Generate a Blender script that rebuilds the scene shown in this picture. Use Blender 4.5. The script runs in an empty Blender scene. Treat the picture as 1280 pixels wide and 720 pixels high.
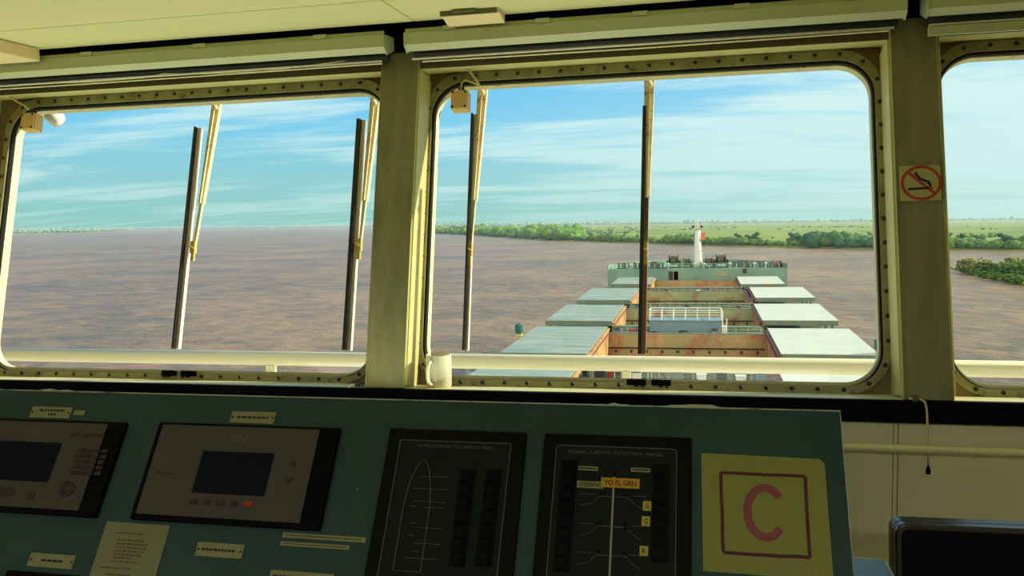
import bpy, bmesh, math, random
from mathutils import Vector, Matrix, noise
random.seed(7)
SC = bpy.context.scene
COL = SC.collection

# ------------------------------------------------------------------ camera
F = 1069.0
CAM = Matrix(((0.97619756, 0.00427247, 0.21684112),
              (0.21547716, 0.09455538, -0.9719202),
              (-0.02465599, 0.99551044, 0.09138411)))
EYE = Vector((0, 0, 1.65))
cd = bpy.data.cameras.new('camera')
cd.sensor_width = 36.0
cd.lens = 36.0 * F / 1280.0
cd.clip_start = 0.05
cd.clip_end = 90000
cam = bpy.data.objects.new('camera', cd)
COL.objects.link(cam)
cam.matrix_world = Matrix.Translation(EYE) @ CAM.to_4x4()
SC.camera = cam

# ------------------------------------------------------------------ exposure, sky, sun
SC.view_settings.view_transform = 'Standard'
SC.view_settings.look = 'None'
SC.view_settings.exposure = 0.0
SC.view_settings.gamma = 1.0
SC.view_settings.use_curve_mapping = False
SC.cycles.max_bounces = 10
SC.cycles.diffuse_bounces = 5
SC.cycles.transparent_max_bounces = 24
SC.cycles.caustics_reflective = False
SC.cycles.caustics_refractive = False
SC.cycles.sample_clamp_indirect = 6.0
SC.cycles.use_denoising = True
UPW = Vector((0.01003218, 0.01795824, 0.99978841)).normalized()   # true vertical: the ship lists and trims a little
SUN_AZ, SUN_EL, SUN_S = 71.0, 27.0, 7.5


def lin(c):
    r = []
    for v in c[:3]:
        v /= 255.0
        r.append(v / 12.92 if v <= 0.04045 else ((v + 0.055) / 1.055) ** 2.4)
    return (r[0], r[1], r[2], 1.0)


class NT:
    def __init__(s, tree):
        s.t = tree
        s.n = tree.nodes
        s.l = tree.links

    def new(s, typ, **kw):
        n = s.n.new(typ)
        for k, v in kw.items():
            if isinstance(k, str) and hasattr(n, k):
                setattr(n, k, v)
        return n

    def link(s, a, b):
        s.l.new(a, b)

    def math(s, op, a, b=None, c=None, clamp=False):
        n = s.n.new('ShaderNodeMath')
        n.operation = op
        n.use_clamp = clamp
        for i, v in enumerate((a, b, c)):
            if v is None:
                continue
            if isinstance(v, (int, float)):
                n.inputs[i].default_value = v
            else:
                s.l.new(v, n.inputs[i])
        return n.outputs[0]

    def ramp(s, fac, stops, interp='LINEAR'):
        n = s.n.new('ShaderNodeValToRGB')
        n.color_ramp.interpolation = interp
        el = n.color_ramp.elements
        while len(el) < len(stops):
            el.new(0.5)
        for e, (p, c) in zip(el, stops):
            e.position = p
            e.color = c if len(c) == 4 else (*c, 1)
        s.l.new(fac, n.inputs[0])
        return n.outputs[0]

    def mix(s, fac, a, b):
        n = s.n.new('ShaderNodeMix')
        n.data_type = 'RGBA'
        for sock, v in ((n.inputs[0], fac), (n.inputs[6], a), (n.inputs[7], b)):
            if isinstance(v, (int, float)):
                sock.default_value = v
            elif isinstance(v, tuple):
                sock.default_value = v
            else:
                s.l.new(v, sock)
        return n.outputs[2]


world = bpy.data.worlds.new('sky')
SC.world = world
world.use_nodes = True
w = NT(world.node_tree)
w.n.clear()
tc = w.new('ShaderNodeTexCoord')
dn = w.new('ShaderNodeVectorMath')
dn.operation = 'DOT_PRODUCT'
w.link(tc.outputs['Generated'], dn.inputs[0])
dn.inputs[1].default_value = UPW
el = dn.outputs['Value']
sx = w.new('ShaderNodeSeparateXYZ')
w.link(tc.outputs['Generated'], sx.inputs[0])
# rightward whitening towards the sun's side
right = w.math('MULTIPLY_ADD', sx.outputs[0], 1.15, 0.42, clamp=True)
low = w.ramp(el, [(0.0, lin((150, 206, 198))), (0.05, lin((150, 210, 216))), (0.11, lin((128, 208, 240))),
                  (0.19, lin((100, 194, 250))), (0.45, lin((60, 140, 225))), (1.0, lin((40, 100, 200)))])
lowr = w.ramp(el, [(0.0, lin((205, 240, 228))), (0.06, lin((205, 242, 238))), (0.12, lin((185, 232, 244))),
                   (0.20, lin((125, 208, 252))), (0.45, lin((110, 170, 235))), (1.0, lin((60, 120, 210)))])
base = w.mix(right, low, lowr)
dv = w.math('ADD', el, 0.10)
u_ = w.math('DIVIDE', sx.outputs[0], dv)
v_ = w.math('DIVIDE', sx.outputs[1], dv)
u2 = w.math('MULTIPLY_ADD', v_, 0.12, u_)
cx = w.new('ShaderNodeCombineXYZ')
w.link(w.math('MULTIPLY', u2, 0.33), cx.inputs[0])
w.link(w.math('MULTIPLY', v_, 1.0), cx.inputs[1])
nz = w.new('ShaderNodeTexNoise')
nz.inputs['Scale'].default_value = 1.35
nz.inputs['Detail'].default_value = 7.0
nz.inputs['Roughness'].default_value = 0.62
nz.inputs['Distortion'].default_value = 0.35
w.link(cx.outputs[0], nz.inputs['Vector'])
nz2 = w.new('ShaderNodeTexNoise')
nz2.inputs['Scale'].default_value = 0.5
nz2.inputs['Detail'].default_value = 3.0
w.link(cx.outputs[0], nz2.inputs['Vector'])
cm = w.math('ADD', w.math('MULTIPLY', nz.outputs[0], 0.75), w.math('MULTIPLY', nz2.outputs[0], 0.35))
cm = w.math('ADD', cm, w.math('MULTIPLY', right, 0.13))
cl = w.ramp(cm, [(0.50, (0, 0, 0, 1)), (0.66, (1, 1, 1, 1))], 'EASE')
fade = w.ramp(el, [(0.0, (0.25, 0.25, 0.25, 1)), (0.06, (0.6, 0.6, 0.6, 1)), (0.13, (0.85, 0.85, 0.85, 1)), (1.0, (0.7, 0.7, 0.7, 1))])
clf = w.math('MULTIPLY', cl, fade)
skyc = w.mix(clf, base, lin((222, 250, 246)))
# unseen half of the sky behind the wheelhouse, brightened to light aft faces
aft = w.ramp(w.math('MULTIPLY_ADD', sx.outputs[1], -0.5, 0.5), [(0.45, (0, 0, 0, 1)), (0.85, (1, 1, 1, 1))])
upm = w.ramp(el, [(0.0, (0, 0, 0, 1)), (0.02, (1, 1, 1, 1)), (0.6, (0.6, 0.6, 0.6, 1)), (1.0, (0.2, 0.2, 0.2, 1))])
skyc = w.mix(w.math('MULTIPLY', aft, upm), skyc, (2.6, 2.35, 1.75, 1))
bg = w.new('ShaderNodeBackground')
w.link(skyc, bg.inputs[0])
bg.inputs[1].default_value = 1.0
wo = w.new('ShaderNodeOutputWorld')
w.link(bg.outputs[0], wo.inputs[0])

sd = bpy.data.lights.new('sun', 'SUN')
sd.energy = SUN_S
sd.angle = math.radians(0.8)
sd.color = (1.0, 0.90, 0.66)
sun = bpy.data.objects.new('sun', sd)
COL.objects.link(sun)
_a, _e = math.radians(SUN_AZ), math.radians(SUN_EL)
SD = Vector((math.cos(_e) * math.sin(_a), math.cos(_e) * math.cos(_a), math.sin(_e)))
sun.rotation_euler = SD.to_track_quat('Z', 'Y').to_euler()
sun.location = (30, 10, 20)


def area_light(name, loc, rot, sx_, sy_, watts, color):
    l = bpy.data.lights.new(name, 'AREA')
    l.shape = 'RECTANGLE'
    l.size, l.size_y = sx_, sy_
    l.energy = watts
    l.color = color
    o = bpy.data.objects.new(name, l)
    o.location = loc
    o.rotation_euler = rot
    COL.objects.link(o)
    return o


# ------------------------------------------------------------------ materials
MATS = {}


def mat(name, c, rough=0.6, metal=0.0, spec=0.5, var=0.0, vscale=6.0, c2=None, bump=0.0, bscale=40.0,
        stain=None, stain_amt=0.3, stain_scale=3.0, streak=None):
    if name in MATS:
        return MATS[name]
    m = bpy.data.materials.new(name)
    m.use_nodes = True
    t = NT(m.node_tree)
    b = t.n['Principled BSDF']
    c = lin(c)
    b.inputs['Roughness'].default_value = rough
    b.inputs['Metallic'].default_value = metal
    b.inputs['Specular IOR Level'].default_value = spec
    b.inputs['Base Color'].default_value = c
    gc = t.new('ShaderNodeTexCoord')
    src = None
    if var > 0 or c2 is not None:
        n = t.new('ShaderNodeTexNoise')
        n.inputs['Scale'].default_value = vscale
        n.inputs['Detail'].default_value = 5
        if streak:
            mp = t.new('ShaderNodeMapping')
            mp.inputs['Scale'].default_value = streak
            t.link(gc.outputs['Object'], mp.inputs[0])
            t.link(mp.outputs[0], n.inputs['Vector'])
        else:
            t.link(gc.outputs['Object'], n.inputs['Vector'])
        cc = lin(c2) if c2 is not None else tuple(x * (1 - var) for x in c[:3]) + (1,)
        src = t.ramp(n.outputs[0], [(0.35, c), (0.68, cc)])
    if stain is not None:
        n2 = t.new('ShaderNodeTexNoise')
        n2.inputs['Scale'].default_value = stain_scale
        n2.inputs['Detail'].default_value = 8
        n2.inputs['Roughness'].default_value = 0.7
        t.link(gc.outputs['Object'], n2.inputs['Vector'])
        f = t.ramp(n2.outputs[0], [(0.62 - stain_amt * 0.4, (0, 0, 0, 1)), (0.72 - stain_amt * 0.3, (1, 1, 1, 1))])
        src = t.mix(f, src if src is not None else c, lin(stain))
    if src is not None:
        t.link(src, b.inputs['Base Color'])
    if bump > 0:
        n3 = t.new('ShaderNodeTexNoise')
        n3.inputs['Scale'].default_value = bscale
        n3.inputs['Detail'].default_value = 4
        t.link(gc.outputs['Object'], n3.inputs['Vector'])
        bp = t.new('ShaderNodeBump')
        bp.inputs['Strength'].default_value = bump
        bp.inputs['Distance'].default_value = 0.01
        t.link(n3.outputs[0], bp.inputs['Height'])
        t.link(bp.outputs[0], b.inputs['Normal'])
    MATS[name] = m
    return m


def glass_mat():
    m = bpy.data.materials.new('window_glass')
    m.use_nodes = True
    t = NT(m.node_tree)
    t.n.clear()
    tr = t.new('ShaderNodeBsdfTransparent')
    tr.inputs[0].default_value = (0.96, 0.985, 0.975, 1)
    gl = t.new('ShaderNodeBsdfGlossy')
    gl.inputs['Roughness'].default_value = 0.02
    fr = t.new('ShaderNodeFresnel')
    fr.inputs[0].default_value = 1.25
    f = t.math('MULTIPLY', fr.outputs[0], 0.6)
    mx = t.new('ShaderNodeMixShader')
    t.link(f, mx.inputs[0])
    t.link(tr.outputs[0], mx.inputs[1])
    t.link(gl.outputs[0], mx.inputs[2])
    o = t.new('ShaderNodeOutputMaterial')
    t.link(mx.outputs[0], o.inputs[0])
    return m


GLASS = glass_mat()
# the finished paints follow
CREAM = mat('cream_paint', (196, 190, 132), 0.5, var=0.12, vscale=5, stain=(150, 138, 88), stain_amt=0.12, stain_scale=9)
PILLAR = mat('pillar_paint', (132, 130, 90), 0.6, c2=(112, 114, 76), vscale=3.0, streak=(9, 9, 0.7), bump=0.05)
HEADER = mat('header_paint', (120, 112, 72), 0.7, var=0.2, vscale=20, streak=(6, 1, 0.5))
RINGM = mat('retaining_ring_paint', (150, 150, 102), 0.45, c2=(128, 124, 82), vscale=14, stain=(92, 84, 50), stain_amt=0.12, stain_scale=20)
REVEAL = mat('recess_paint', (196, 192, 128), 0.5, var=0.1, vscale=8)
CEILM = mat('ceiling_panel', (214, 212, 156), 0.5, var=0.06, vscale=1.5)
SOFFITM = mat('soffit_panel', (222, 206, 158), 0.5)
BLACK = mat('black_rubber', (4, 4, 6), 0.6, spec=0.08)
GAPSHADE = mat('header_gap_shade', (16, 16, 14), 0.8, spec=0.1)
GASKET = mat('gasket_rubber', (14, 14, 12), 0.6, spec=0.2)
OUTER = mat('outer_flange_paint', (226, 220, 170), 0.5, stain=(170, 130, 80), stain_amt=0.05, stain_scale=12)
RAILO = mat('outside_rail_paint', (240, 232, 190), 0.4)
BOLTM = mat('dark_bolt', (46, 42, 28), 0.5, metal=0.4)
BLINDM = mat('blind_cassette', (176, 184, 142), 0.45, var=0.05, vscale=3)
BLINDD = mat('blind_fabric_dark', (26, 28, 22), 0.8)
ROD = mat('pale_rod', (214, 212, 196), 0.35)
CORDM = mat('cream_cord', (206, 196, 130), 0.7)
SILLM = mat('sill_paint', (214, 210, 160), 0.4, var=0.08, vscale=12)
WALLM = mat('wall_panel', (236, 234, 186), 0.55, var=0.1, vscale=3, bump=0.08, bscale=300)
RAILM = mat('rail_paint', (232, 228, 178), 0.4, var=0.08)
FLOORM = mat('floor_vinyl', (170, 165, 130), 0.6, var=0.1)
INWALL = mat('inner_wall', (200, 190, 130), 0.6)
CONS = mat('console_green', (44, 74, 72), 0.5, spec=0.25, c2=(38, 66, 64), vscale=4)
CONSW = mat('console_worn_edge', (170, 178, 160), 0.6, stain=(70, 96, 84), stain_amt=0.3, stain_scale=14)
UNITB = mat('unit_bezel', (4, 4, 5), 0.5, spec=0.08)
UNITF = mat('unit_face_beige', (62, 60, 54), 0.55, var=0.05)
SCREEN = mat('screen_dark_blue', (16, 19, 34), 0.4, spec=0.1)
KEYD = mat('key_dark', (38, 36, 28), 0.6)
KEYR = mat('key_red', (170, 26, 22), 0.5)
LOGOM = mat('logo_grey', (92, 92, 86), 0.5)
NAVF = mat('nav_panel_black', (8, 11, 11), 0.5, spec=0.12)
NAVG = mat('nav_panel_field', (20, 28, 26), 0.5, spec=0.15)
LINEW = mat('nav_panel_line', (84, 90, 82), 0.6)
SWITCH = mat('switch_black', (4, 4, 5), 0.45, spec=0.12)
LABELC = mat('label_cream', (132, 132, 92), 0.6)
INK = mat('ink_black', (22, 20, 14), 0.7)
PAPERY = mat('paper_yellow', (134, 136, 62), 0.65, c2=(128, 132, 66), vscale=5)
PAPERW = mat('paper_white', (122, 122, 88), 0.65)
CRED = mat('letter_red', (134, 62, 70), 0.6)
CDARK = mat('frame_dark_red', (80, 10, 28), 0.6)
ORANGE = mat('label_orange', (190, 140, 30), 0.5)
YELLOW = mat('label_yellow', (176, 158, 56), 0.5)
MUGM = mat('white_glaze', (206, 202, 176), 0.3)
BOXM = mat('junction_box_plastic', (214, 180, 112), 0.45)
BOXD = mat('screw_dark', (40, 34, 22), 0.5)
WIPEC = mat('wiper_arm_paint', (232, 216, 170), 0.45, stain=(140, 84, 40), stain_amt=0.22, stain_scale=18)
WIPED = mat('wiper_blade_black', (22, 20, 18), 0.4)
WIPEW = mat('wiper_bar_white', (226, 210, 196), 0.35)
STICK = mat('sticker_cream', (176, 170, 112), 0.5)
SRED = mat('sticker_red', (168, 52, 30), 0.5)
MONB = mat('monitor_black', (8, 8, 9), 0.28, spec=0.6)
MONS = mat('monitor_panel', (8, 8, 9), 0.6, spec=0.08)
STEELB = mat('steel_blue_paint', (110, 150, 190), 0.4)
LAMPW = mat('lamp_white', (240, 238, 230), 0.4)
# ship
COVR = mat('glare_hatch_cover_paint', (190, 194, 174), 0.45, c2=(178, 186, 168), vscale=0.4, stain=(190, 160, 120), stain_amt=0.03, stain_scale=0.3)  # sun glare on the starboard covers put into a paler colour
COVT = mat('hatch_cover_paint', (142, 156, 140), 0.5, c2=(104, 124, 114), vscale=0.35, streak=(0.5, 2.2, 1), stain=(178, 178, 138), stain_amt=0.1, stain_scale=0.25)
COVS = mat('hatch_side_paint', (108, 130, 112), 0.6, c2=(92, 112, 96), vscale=0.6, stain=(146, 108, 70), stain_amt=0.25, stain_scale=0.5)
OCHRE = mat('coaming_primer', (196, 150, 84), 0.7, c2=(160, 128, 80), vscale=0.6, stain=(132, 84, 62), stain_amt=0.3, stain_scale=0.5)
HOLD = mat('hold_plating', (178, 150, 104), 0.7, c2=(140, 144, 100), vscale=0.25, streak=(1, 1, 0.6), stain=(164, 98, 72), stain_amt=0.36, stain_scale=0.4)
HOLDG = mat('hold_plating_green', (160, 164, 122), 0.7, c2=(134, 150, 112), vscale=0.25, streak=(1.2, 1, 0.6), stain=(138, 92, 66), stain_amt=0.28, stain_scale=0.35)
DECKM = mat('deck_green', (84, 104, 94), 0.6, c2=(92, 102, 92), vscale=0.4, stain=(120, 86, 66), stain_amt=0.2, stain_scale=0.6)
TEAL = mat('forecastle_teal', (120, 156, 138), 0.55, c2=(104, 138, 122), vscale=0.4, stain=(136, 128, 90), stain_amt=0.15, stain_scale=0.5)
HULLM = mat('hull_red', (96, 50, 44), 0.6)
SRAIL = mat('ship_rail_paint', (150, 178, 160), 0.5)
SRAILW = mat('white_rail_paint', (226, 232, 220), 0.5)
BLUEG = mat('platform_blue', (112, 138, 150), 0.5, var=0.15, vscale=0.6)
GEAR = mat('deck_gear_dark', (32, 46, 42), 0.6, c2=(66, 50, 40), vscale=1.2)
ROPE = mat('rope_reel', (92, 84, 66), 0.8)
MASTM = mat('mast_white', (206, 214, 200), 0.5, stain=(176, 140, 100), stain_amt=0.08, stain_scale=0.7)
REDP = mat('locker_red', (170, 56, 48), 0.5)
WHITEP = mat('fitting_white', (228, 228, 214), 0.5)
FLAGO = mat('day_shape_orange', (206, 120, 90), 0.6)
MAROON = mat('deck_gear_maroon', (120, 64, 56), 0.6)


def water_mat():
    m = bpy.data.materials.new('brown_river_water')
    m.use_nodes = True
    t = NT(m.node_tree)
    b = t.n['Principled BSDF']
    gc = t.new('ShaderNodeTexCoord')
    n1 = t.new('ShaderNodeTexNoise')
    n1.inputs['Scale'].default_value = 0.012
    n1.inputs['Detail'].default_value = 4
    t.link(gc.outputs['Object'], n1.inputs['Vector'])
    n4 = t.new('ShaderNodeTexNoise')
    n4.inputs['Scale'].default_value = 0.11
    n4.inputs['Detail'].default_value = 4
    n4.inputs['Distortion'].default_value = 0.6
    t.link(gc.outputs['Object'], n4.inputs['Vector'])
    s = t.math('ADD', t.math('MULTIPLY', n1.outputs[0], 0.5), t.math('MULTIPLY', n4.outputs[0], 0.5))
    c = t.ramp(s, [(0.40, lin((100, 79, 50))), (0.60, lin((146, 113, 74)))])
    t.link(c, b.inputs['Base Color'])
    b.inputs['Roughness'].default_value = 0.3
    b.inputs['Specular IOR Level'].default_value = 0.38
    b.inputs['IOR'].default_value = 1.33
    n2 = t.new('ShaderNodeTexNoise')
    n2.inputs['Scale'].default_value = 0.2
    n2.inputs['Detail'].default_value = 6
    n2.inputs['Roughness'].default_value = 0.65
    mp = t.new('ShaderNodeMapping')
    mp.inputs['Scale'].default_value = (0.7, 1.0, 1)
    mp.inputs['Rotation'].default_value = (0, 0, 0.15)
    t.link(gc.outputs['Object'], mp.inputs[0])
    t.link(mp.outputs[0], n2.inputs['Vector'])
    bp = t.new('ShaderNodeBump')
    bp.inputs['Strength'].default_value = 1.0
    bp.inputs['Distance'].default_value = 2.2
    t.link(n2.outputs[0], bp.inputs['Height'])
    t.link(bp.outputs[0], b.inputs['Normal'])
    return m


def meadow_mat():
    m = bpy.data.materials.new('meadow')
    m.use_nodes = True
    t = NT(m.node_tree)
    b = t.n['Principled BSDF']
    gc = t.new('ShaderNodeTexCoord')
    n1 = t.new('ShaderNodeTexNoise')
    n1.inputs['Scale'].default_value = 0.0011
    n1.inputs['Detail'].default_value = 7
    n1.inputs['Roughness'].default_value = 0.6
    t.link(gc.outputs['Object'], n1.inputs['Vector'])
    n5 = t.new('ShaderNodeTexNoise')
    n5.inputs['Scale'].default_value = 0.012
    n5.inputs['Detail'].default_value = 4
    t.link(gc.outputs['Object'], n5.inputs['Vector'])
    mm = t.math('ADD', t.math('MULTIPLY', n1.outputs[0], 0.6), t.math('MULTIPLY', n5.outputs[0], 0.4))
    c = t.ramp(mm, [(0.36, lin((62, 92, 54))), (0.46, lin((108, 128, 60))), (0.54, lin((128, 140, 62))), (0.64, lin((72, 100, 60)))])
    t.link(c, b.inputs['Base Color'])
    b.inputs['Roughness'].default_value = 0.9
    b.inputs['Specular IOR Level'].default_value = 0.1
    return m


def leaf_mat(name, a, bb, sc_=0.12):
    m = mat(name, a, 0.9, spec=0.1, c2=bb, vscale=sc_)
    return m


WATER = water_mat()
MEADOW = meadow_mat()
LEAF = leaf_mat('bank_foliage', (58, 98, 48), (118, 150, 66), 0.16)
LEAFD = leaf_mat('bank_foliage_dark', (44, 80, 58), (74, 108, 56), 0.3)
LEAFO = leaf_mat('island_foliage_olive', (130, 132, 70), (84, 104, 52), 0.9)
LEAFG = leaf_mat('island_foliage_green', (54, 86, 40), (104, 132, 60), 0.6)
BARK = mat('bark', (84, 70, 52), 0.9)
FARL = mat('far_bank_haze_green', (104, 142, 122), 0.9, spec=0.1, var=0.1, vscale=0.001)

# ------------------------------------------------------------------ geometry helpers
WPOS = {}


class Fr:
    def __init__(s, o, x, y, z):
        s.o, s.x, s.y, s.z = Vector(o), Vector(x), Vector(y), Vector(z)

    def __call__(s, u, v, w=0.0):
        return s.o + s.x * u + s.y * v + s.z * w

    def hit(s, px, py, w=0.0):
        d = CAM @ Vector((px - 640, 360 - py, -F))
        p = s.o + s.z * w
        t = (p - EYE).dot(s.z) / d.dot(s.z)
        q = EYE + d * t - s.o
        return q.dot(s.x), q.dot(s.y)


I3 = Fr((0, 0, 0), (1, 0, 0), (0, 1, 0), (0, 0, 1))
_r = math.radians(13.8)
WF = Fr((0, 2.4, 1.65), (1, 0, 0), (0, math.sin(_r), math.cos(_r)), (0, -math.cos(_r), math.sin(_r)))
_c = math.radians(34.5)
CF = Fr((0, 1.55, 1.27), (1, 0, 0), (0, math.sin(_c), math.cos(_c)), (0, -math.cos(_c), math.sin(_c)))
T1 = (Vector((1, 0, 0)) - UPW * UPW.x).normalized()
T2 = UPW.cross(T1)
EF = Fr(EYE - UPW * 28.0, T1, T2, UPW)      # river level frame


def NB():
    return bmesh.new()


def box(bm, x0, x1, y0, y1, z0, z1, fr=I3, bev=0.0):
    vs = [bm.verts.new(fr(x, y, z)) for z in (z0, z1) for y in (y0, y1) for x in (x0, x1)]
    fs = [bm.faces.new([vs[i] for i in q]) for q in
          ((0, 2, 3, 1), (4, 5, 7, 6), (0, 1, 5, 4), (2, 6, 7, 3), (0, 4, 6, 2), (1, 3, 7, 5))]
    if bev > 0:
        es = set(e for f in fs for e in f.edges)
        bmesh.ops.bevel(bm, geom=list(es), offset=bev, segments=2, affect='EDGES', profile=0.5)
    return fs


def prism(bm, pts, a0, a1, fr=I3, axis='x'):
    """extrude a polygon; axis x: pts are (y,z); axis z: pts are (x,y)"""
    def P(p, a):
        return fr(a, p[0], p[1]) if axis == 'x' else fr(p[0], p[1], a)
    A = [bm.verts.new(P(p, a0)) for p in pts]
    B = [bm.verts.new(P(p, a1)) for p in pts]
    n = len(pts)
    bm.faces.new(A[::-1])
    bm.faces.new(B)
    for i in range(n):
        j = (i + 1) % n
        bm.faces.new((A[i], A[j], B[j], B[i]))


def tube(bm, pts, rad, seg=8, cap=True):
    pts = [Vector(p) for p in pts]
    n = len(pts)
    rs = rad if isinstance(rad, (list, tuple)) else [rad] * n
    rings = []
    prev = None
    for i, p in enumerate(pts):
        if i == 0:
            t = pts[1] - pts[0]
        elif i == n - 1:
            t = pts[-1] - pts[-2]
        else:
            t = (pts[i + 1] - pts[i - 1])
        t.normalize()
        if prev is None:
            a = Vector((0, 0, 1)) if abs(t.z) < 0.9 else Vector((1, 0, 0))
            nx = t.cross(a).normalized()
        else:
            nx = (prev - t * prev.dot(t)).normalized()
        prev = nx
        ny = t.cross(nx)
        rings.append([bm.verts.new(p + (nx * math.cos(2 * math.pi * k / seg) + ny * math.sin(2 * math.pi * k / seg)) * rs[i]) for k in range(seg)])
    for a, b in zip(rings, rings[1:]):
        for k in range(seg):
            bm.faces.new((a[k], a[(k + 1) % seg], b[(k + 1) % seg], b[k]))
    if cap:
        bm.faces.new(rings[0][::-1])
        bm.faces.new(rings[-1])


def lathe(bm, prof, c, seg=24, ax=Vector((0, 0, 1))):
    """prof: (r, h)"""
    c = Vector(c)
    ax = Vector(ax).normalized()
    a = Vector((1, 0, 0)) if abs(ax.x) < 0.9 else Vector((0, 1, 0))
    e1 = ax.cross(a).normalized()
    e2 = ax.cross(e1)
    rings = []
    for r, h in prof:
        rings.append([bm.verts.new(c + ax * h + (e1 * math.cos(2 * math.pi * k / seg) + e2 * math.sin(2 * math.pi * k / seg)) * max(r, 1e-5)) for k in range(seg)])
    for p, q in zip(rings, rings[1:]):
        for k in range(seg):
            bm.faces.new((p[k], p[(k + 1) % seg], q[(k + 1) % seg], q[k]))
    bm.faces.new(rings[0][::-1])
    bm.faces.new(rings[-1])


def rrect(l, r, b, t, rad, seg=8):
    pts = []
    for cx_, cy_, a0 in ((r - rad, t - rad, 0), (l + rad, t - rad, 90), (l + rad, b + rad, 180), (r - rad, b + rad, 270)):
        for k in range(seg + 1):
            a = math.radians(a0 + 90.0 * k / seg)
            pts.append((cx_ + rad * math.cos(a), cy_ + rad * math.sin(a)))
    return pts


def ringsolid(bm, outer, inner, w0, w1, fr):
    n = len(outer)
    L = [[bm.verts.new(fr(p[0], p[1], w_)) for p in loop] for loop, w_ in ((outer, w0), (outer, w1), (inner, w1), (inner, w0))]
    for a, b in ((0, 1), (1, 2), (2, 3), (3, 0)):
        for i in range(n):
            j = (i + 1) % n
            bm.faces.new((L[a][i], L[a][j], L[b][j], L[b][i]))


def strip(bm, pts, wd, fr, w0=0.0, w1=0.0008, closed=False):
    """flat band following points (u,v) in the plane fr, with a small thickness"""
    n = len(pts)
    P = [Vector((p[0], p[1])) for p in pts]
    L, R = [], []
    for i in range(n):
        if closed:
            d = P[(i + 1) % n] - P[i - 1]
        else:
            d = P[min(i + 1, n - 1)] - P[max(i - 1, 0)]
        d.normalize()
        nn = Vector((-d.y, d.x)) * wd / 2
        L.append(P[i] + nn)
        R.append(P[i] - nn)
    rng = range(n) if closed else range(n - 1)
    vl = [[bm.verts.new(fr(p.x, p.y, h)) for p in S] for S in (L, R) for h in (w0, w1)]
    for i in rng:
        j = (i + 1) % n
        bm.faces.new((vl[1][i], vl[1][j], vl[3][j], vl[3][i]))
        bm.faces.new((vl[0][i], vl[0][j], vl[1][j], vl[1][i]))
        bm.faces.new((vl[2][i], vl[2][j], vl[3][j], vl[3][i]))


def obj(name, bm, m, parent=None, smooth=False, origin=None):
    bmesh.ops.recalc_face_normals(bm, faces=bm.faces)
    vs = [v.co for v in bm.verts]
    if origin is None:
        lo = Vector((min(v.x for v in vs), min(v.y for v in vs), min(v.z for v in vs)))
        hi = Vector((max(v.x for v in vs), max(v.y for v in vs), max(v.z for v in vs)))
        origin = Vector(((lo.x + hi.x) / 2, (lo.y + hi.y) / 2, lo.z))
    origin = Vector(origin)
    for v in bm.verts:
        v.co -= origin
    me = bpy.data.meshes.new(name)
    bm.to_mesh(me)
    bm.free()
    if isinstance(m, (list, tuple)):
        for k in m:
            me.materials.append(k)
    else:
        me.materials.append(m)
    if smooth:
        for p in me.polygons:
            p.use_smooth = True
    o = bpy.data.objects.new(name, me)
    COL.objects.link(o)
    put(o, origin, parent)
    return o


def put(o, wpos, parent=None):
    WPOS[o.name] = Vector(wpos)
    if parent is not None:
        o.parent = parent
        o.location = Vector(wpos) - WPOS[parent.name]
    else:
        o.location = wpos


def thing(name, label, cat, loc, group=None):
    o = bpy.data.objects.new(name, None)
    o.empty_display_size = 0.05
    COL.objects.link(o)
    put(o, loc)
    return tag(o, label, cat, group)


def tag(o, label=None, cat=None, group=None, kind=None):
    if label:
        o['label'] = label
    if cat:
        o['category'] = cat
    if group:
        o['group'] = group
    if kind:
        o['kind'] = kind
    return o


def struct(name, bm, m, parent=None, **k):
    o = obj(name, bm, m, parent, **k)
    if parent is None:
        o['kind'] = 'structure'
    return o


def dup(root, loc, label=None, group=None):
    r = root.copy()
    COL.objects.link(r)
    r.location = loc
    WPOS[r.name] = Vector(loc)
    if label:
        r['label'] = label
    if group:
        r['group'] = group
    for ch in list(root.children):
        c = ch.copy()
        COL.objects.link(c)
        c.parent = r
        for g in list(ch.children):
            d = g.copy()
            COL.objects.link(d)
            d.parent = c
    return r


def text(name, s, fr, u, v, h, m, parent=None, w_=0.001, width=None, align='CENTER', ext=0.0003, offset=0.0):
    cu = bpy.data.curves.new('t', 'FONT')
    cu.body = s
    cu.size = 1.0
    cu.align_x = 'LEFT'
    cu.extrude = 0.0
    cu.offset = offset
    to = bpy.data.objects.new('t', cu)
    COL.objects.link(to)
    dg = bpy.context.evaluated_depsgraph_get()
    me = bpy.data.meshes.new_from_object(to.evaluated_get(dg))
    bpy.data.objects.remove(to)
    bpy.data.curves.remove(cu)
    xs = [p.co.x for p in me.vertices]
    ys = [p.co.y for p in me.vertices]
    sy = h / (max(ys) - min(ys))
    sxx = (width / (max(xs) - min(xs))) if width else sy
    x0 = (min(xs) + max(xs)) / 2
    y0 = (min(ys) + max(ys)) / 2
    org = fr(u, v, w_)
    for p in me.vertices:
        q = fr(u + (p.co.x - x0) * sxx, v + (p.co.y - y0) * sy, w_)
        p.co = q - org
    me.materials.append(m)
    o = bpy.data.objects.new(name, me)
    COL.objects.link(o)
    put(o, org, parent)
    return o


def rect_px(bm, fr, pts, w0, w1):
    """panel given by pixel corners measured on plane fr, squared up"""
    uv = [fr.hit(*p, w1) for p in pts]
    us = sorted(p[0] for p in uv)
    vs = sorted(p[1] for p in uv)
    l, r = (us[0] + us[1]) / 2, (us[2] + us[3]) / 2
    b, t = (vs[0] + vs[1]) / 2, (vs[2] + vs[3]) / 2
    box(bm, l, r, b, t, w0, w1, fr)
    return l, r, b, t


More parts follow.
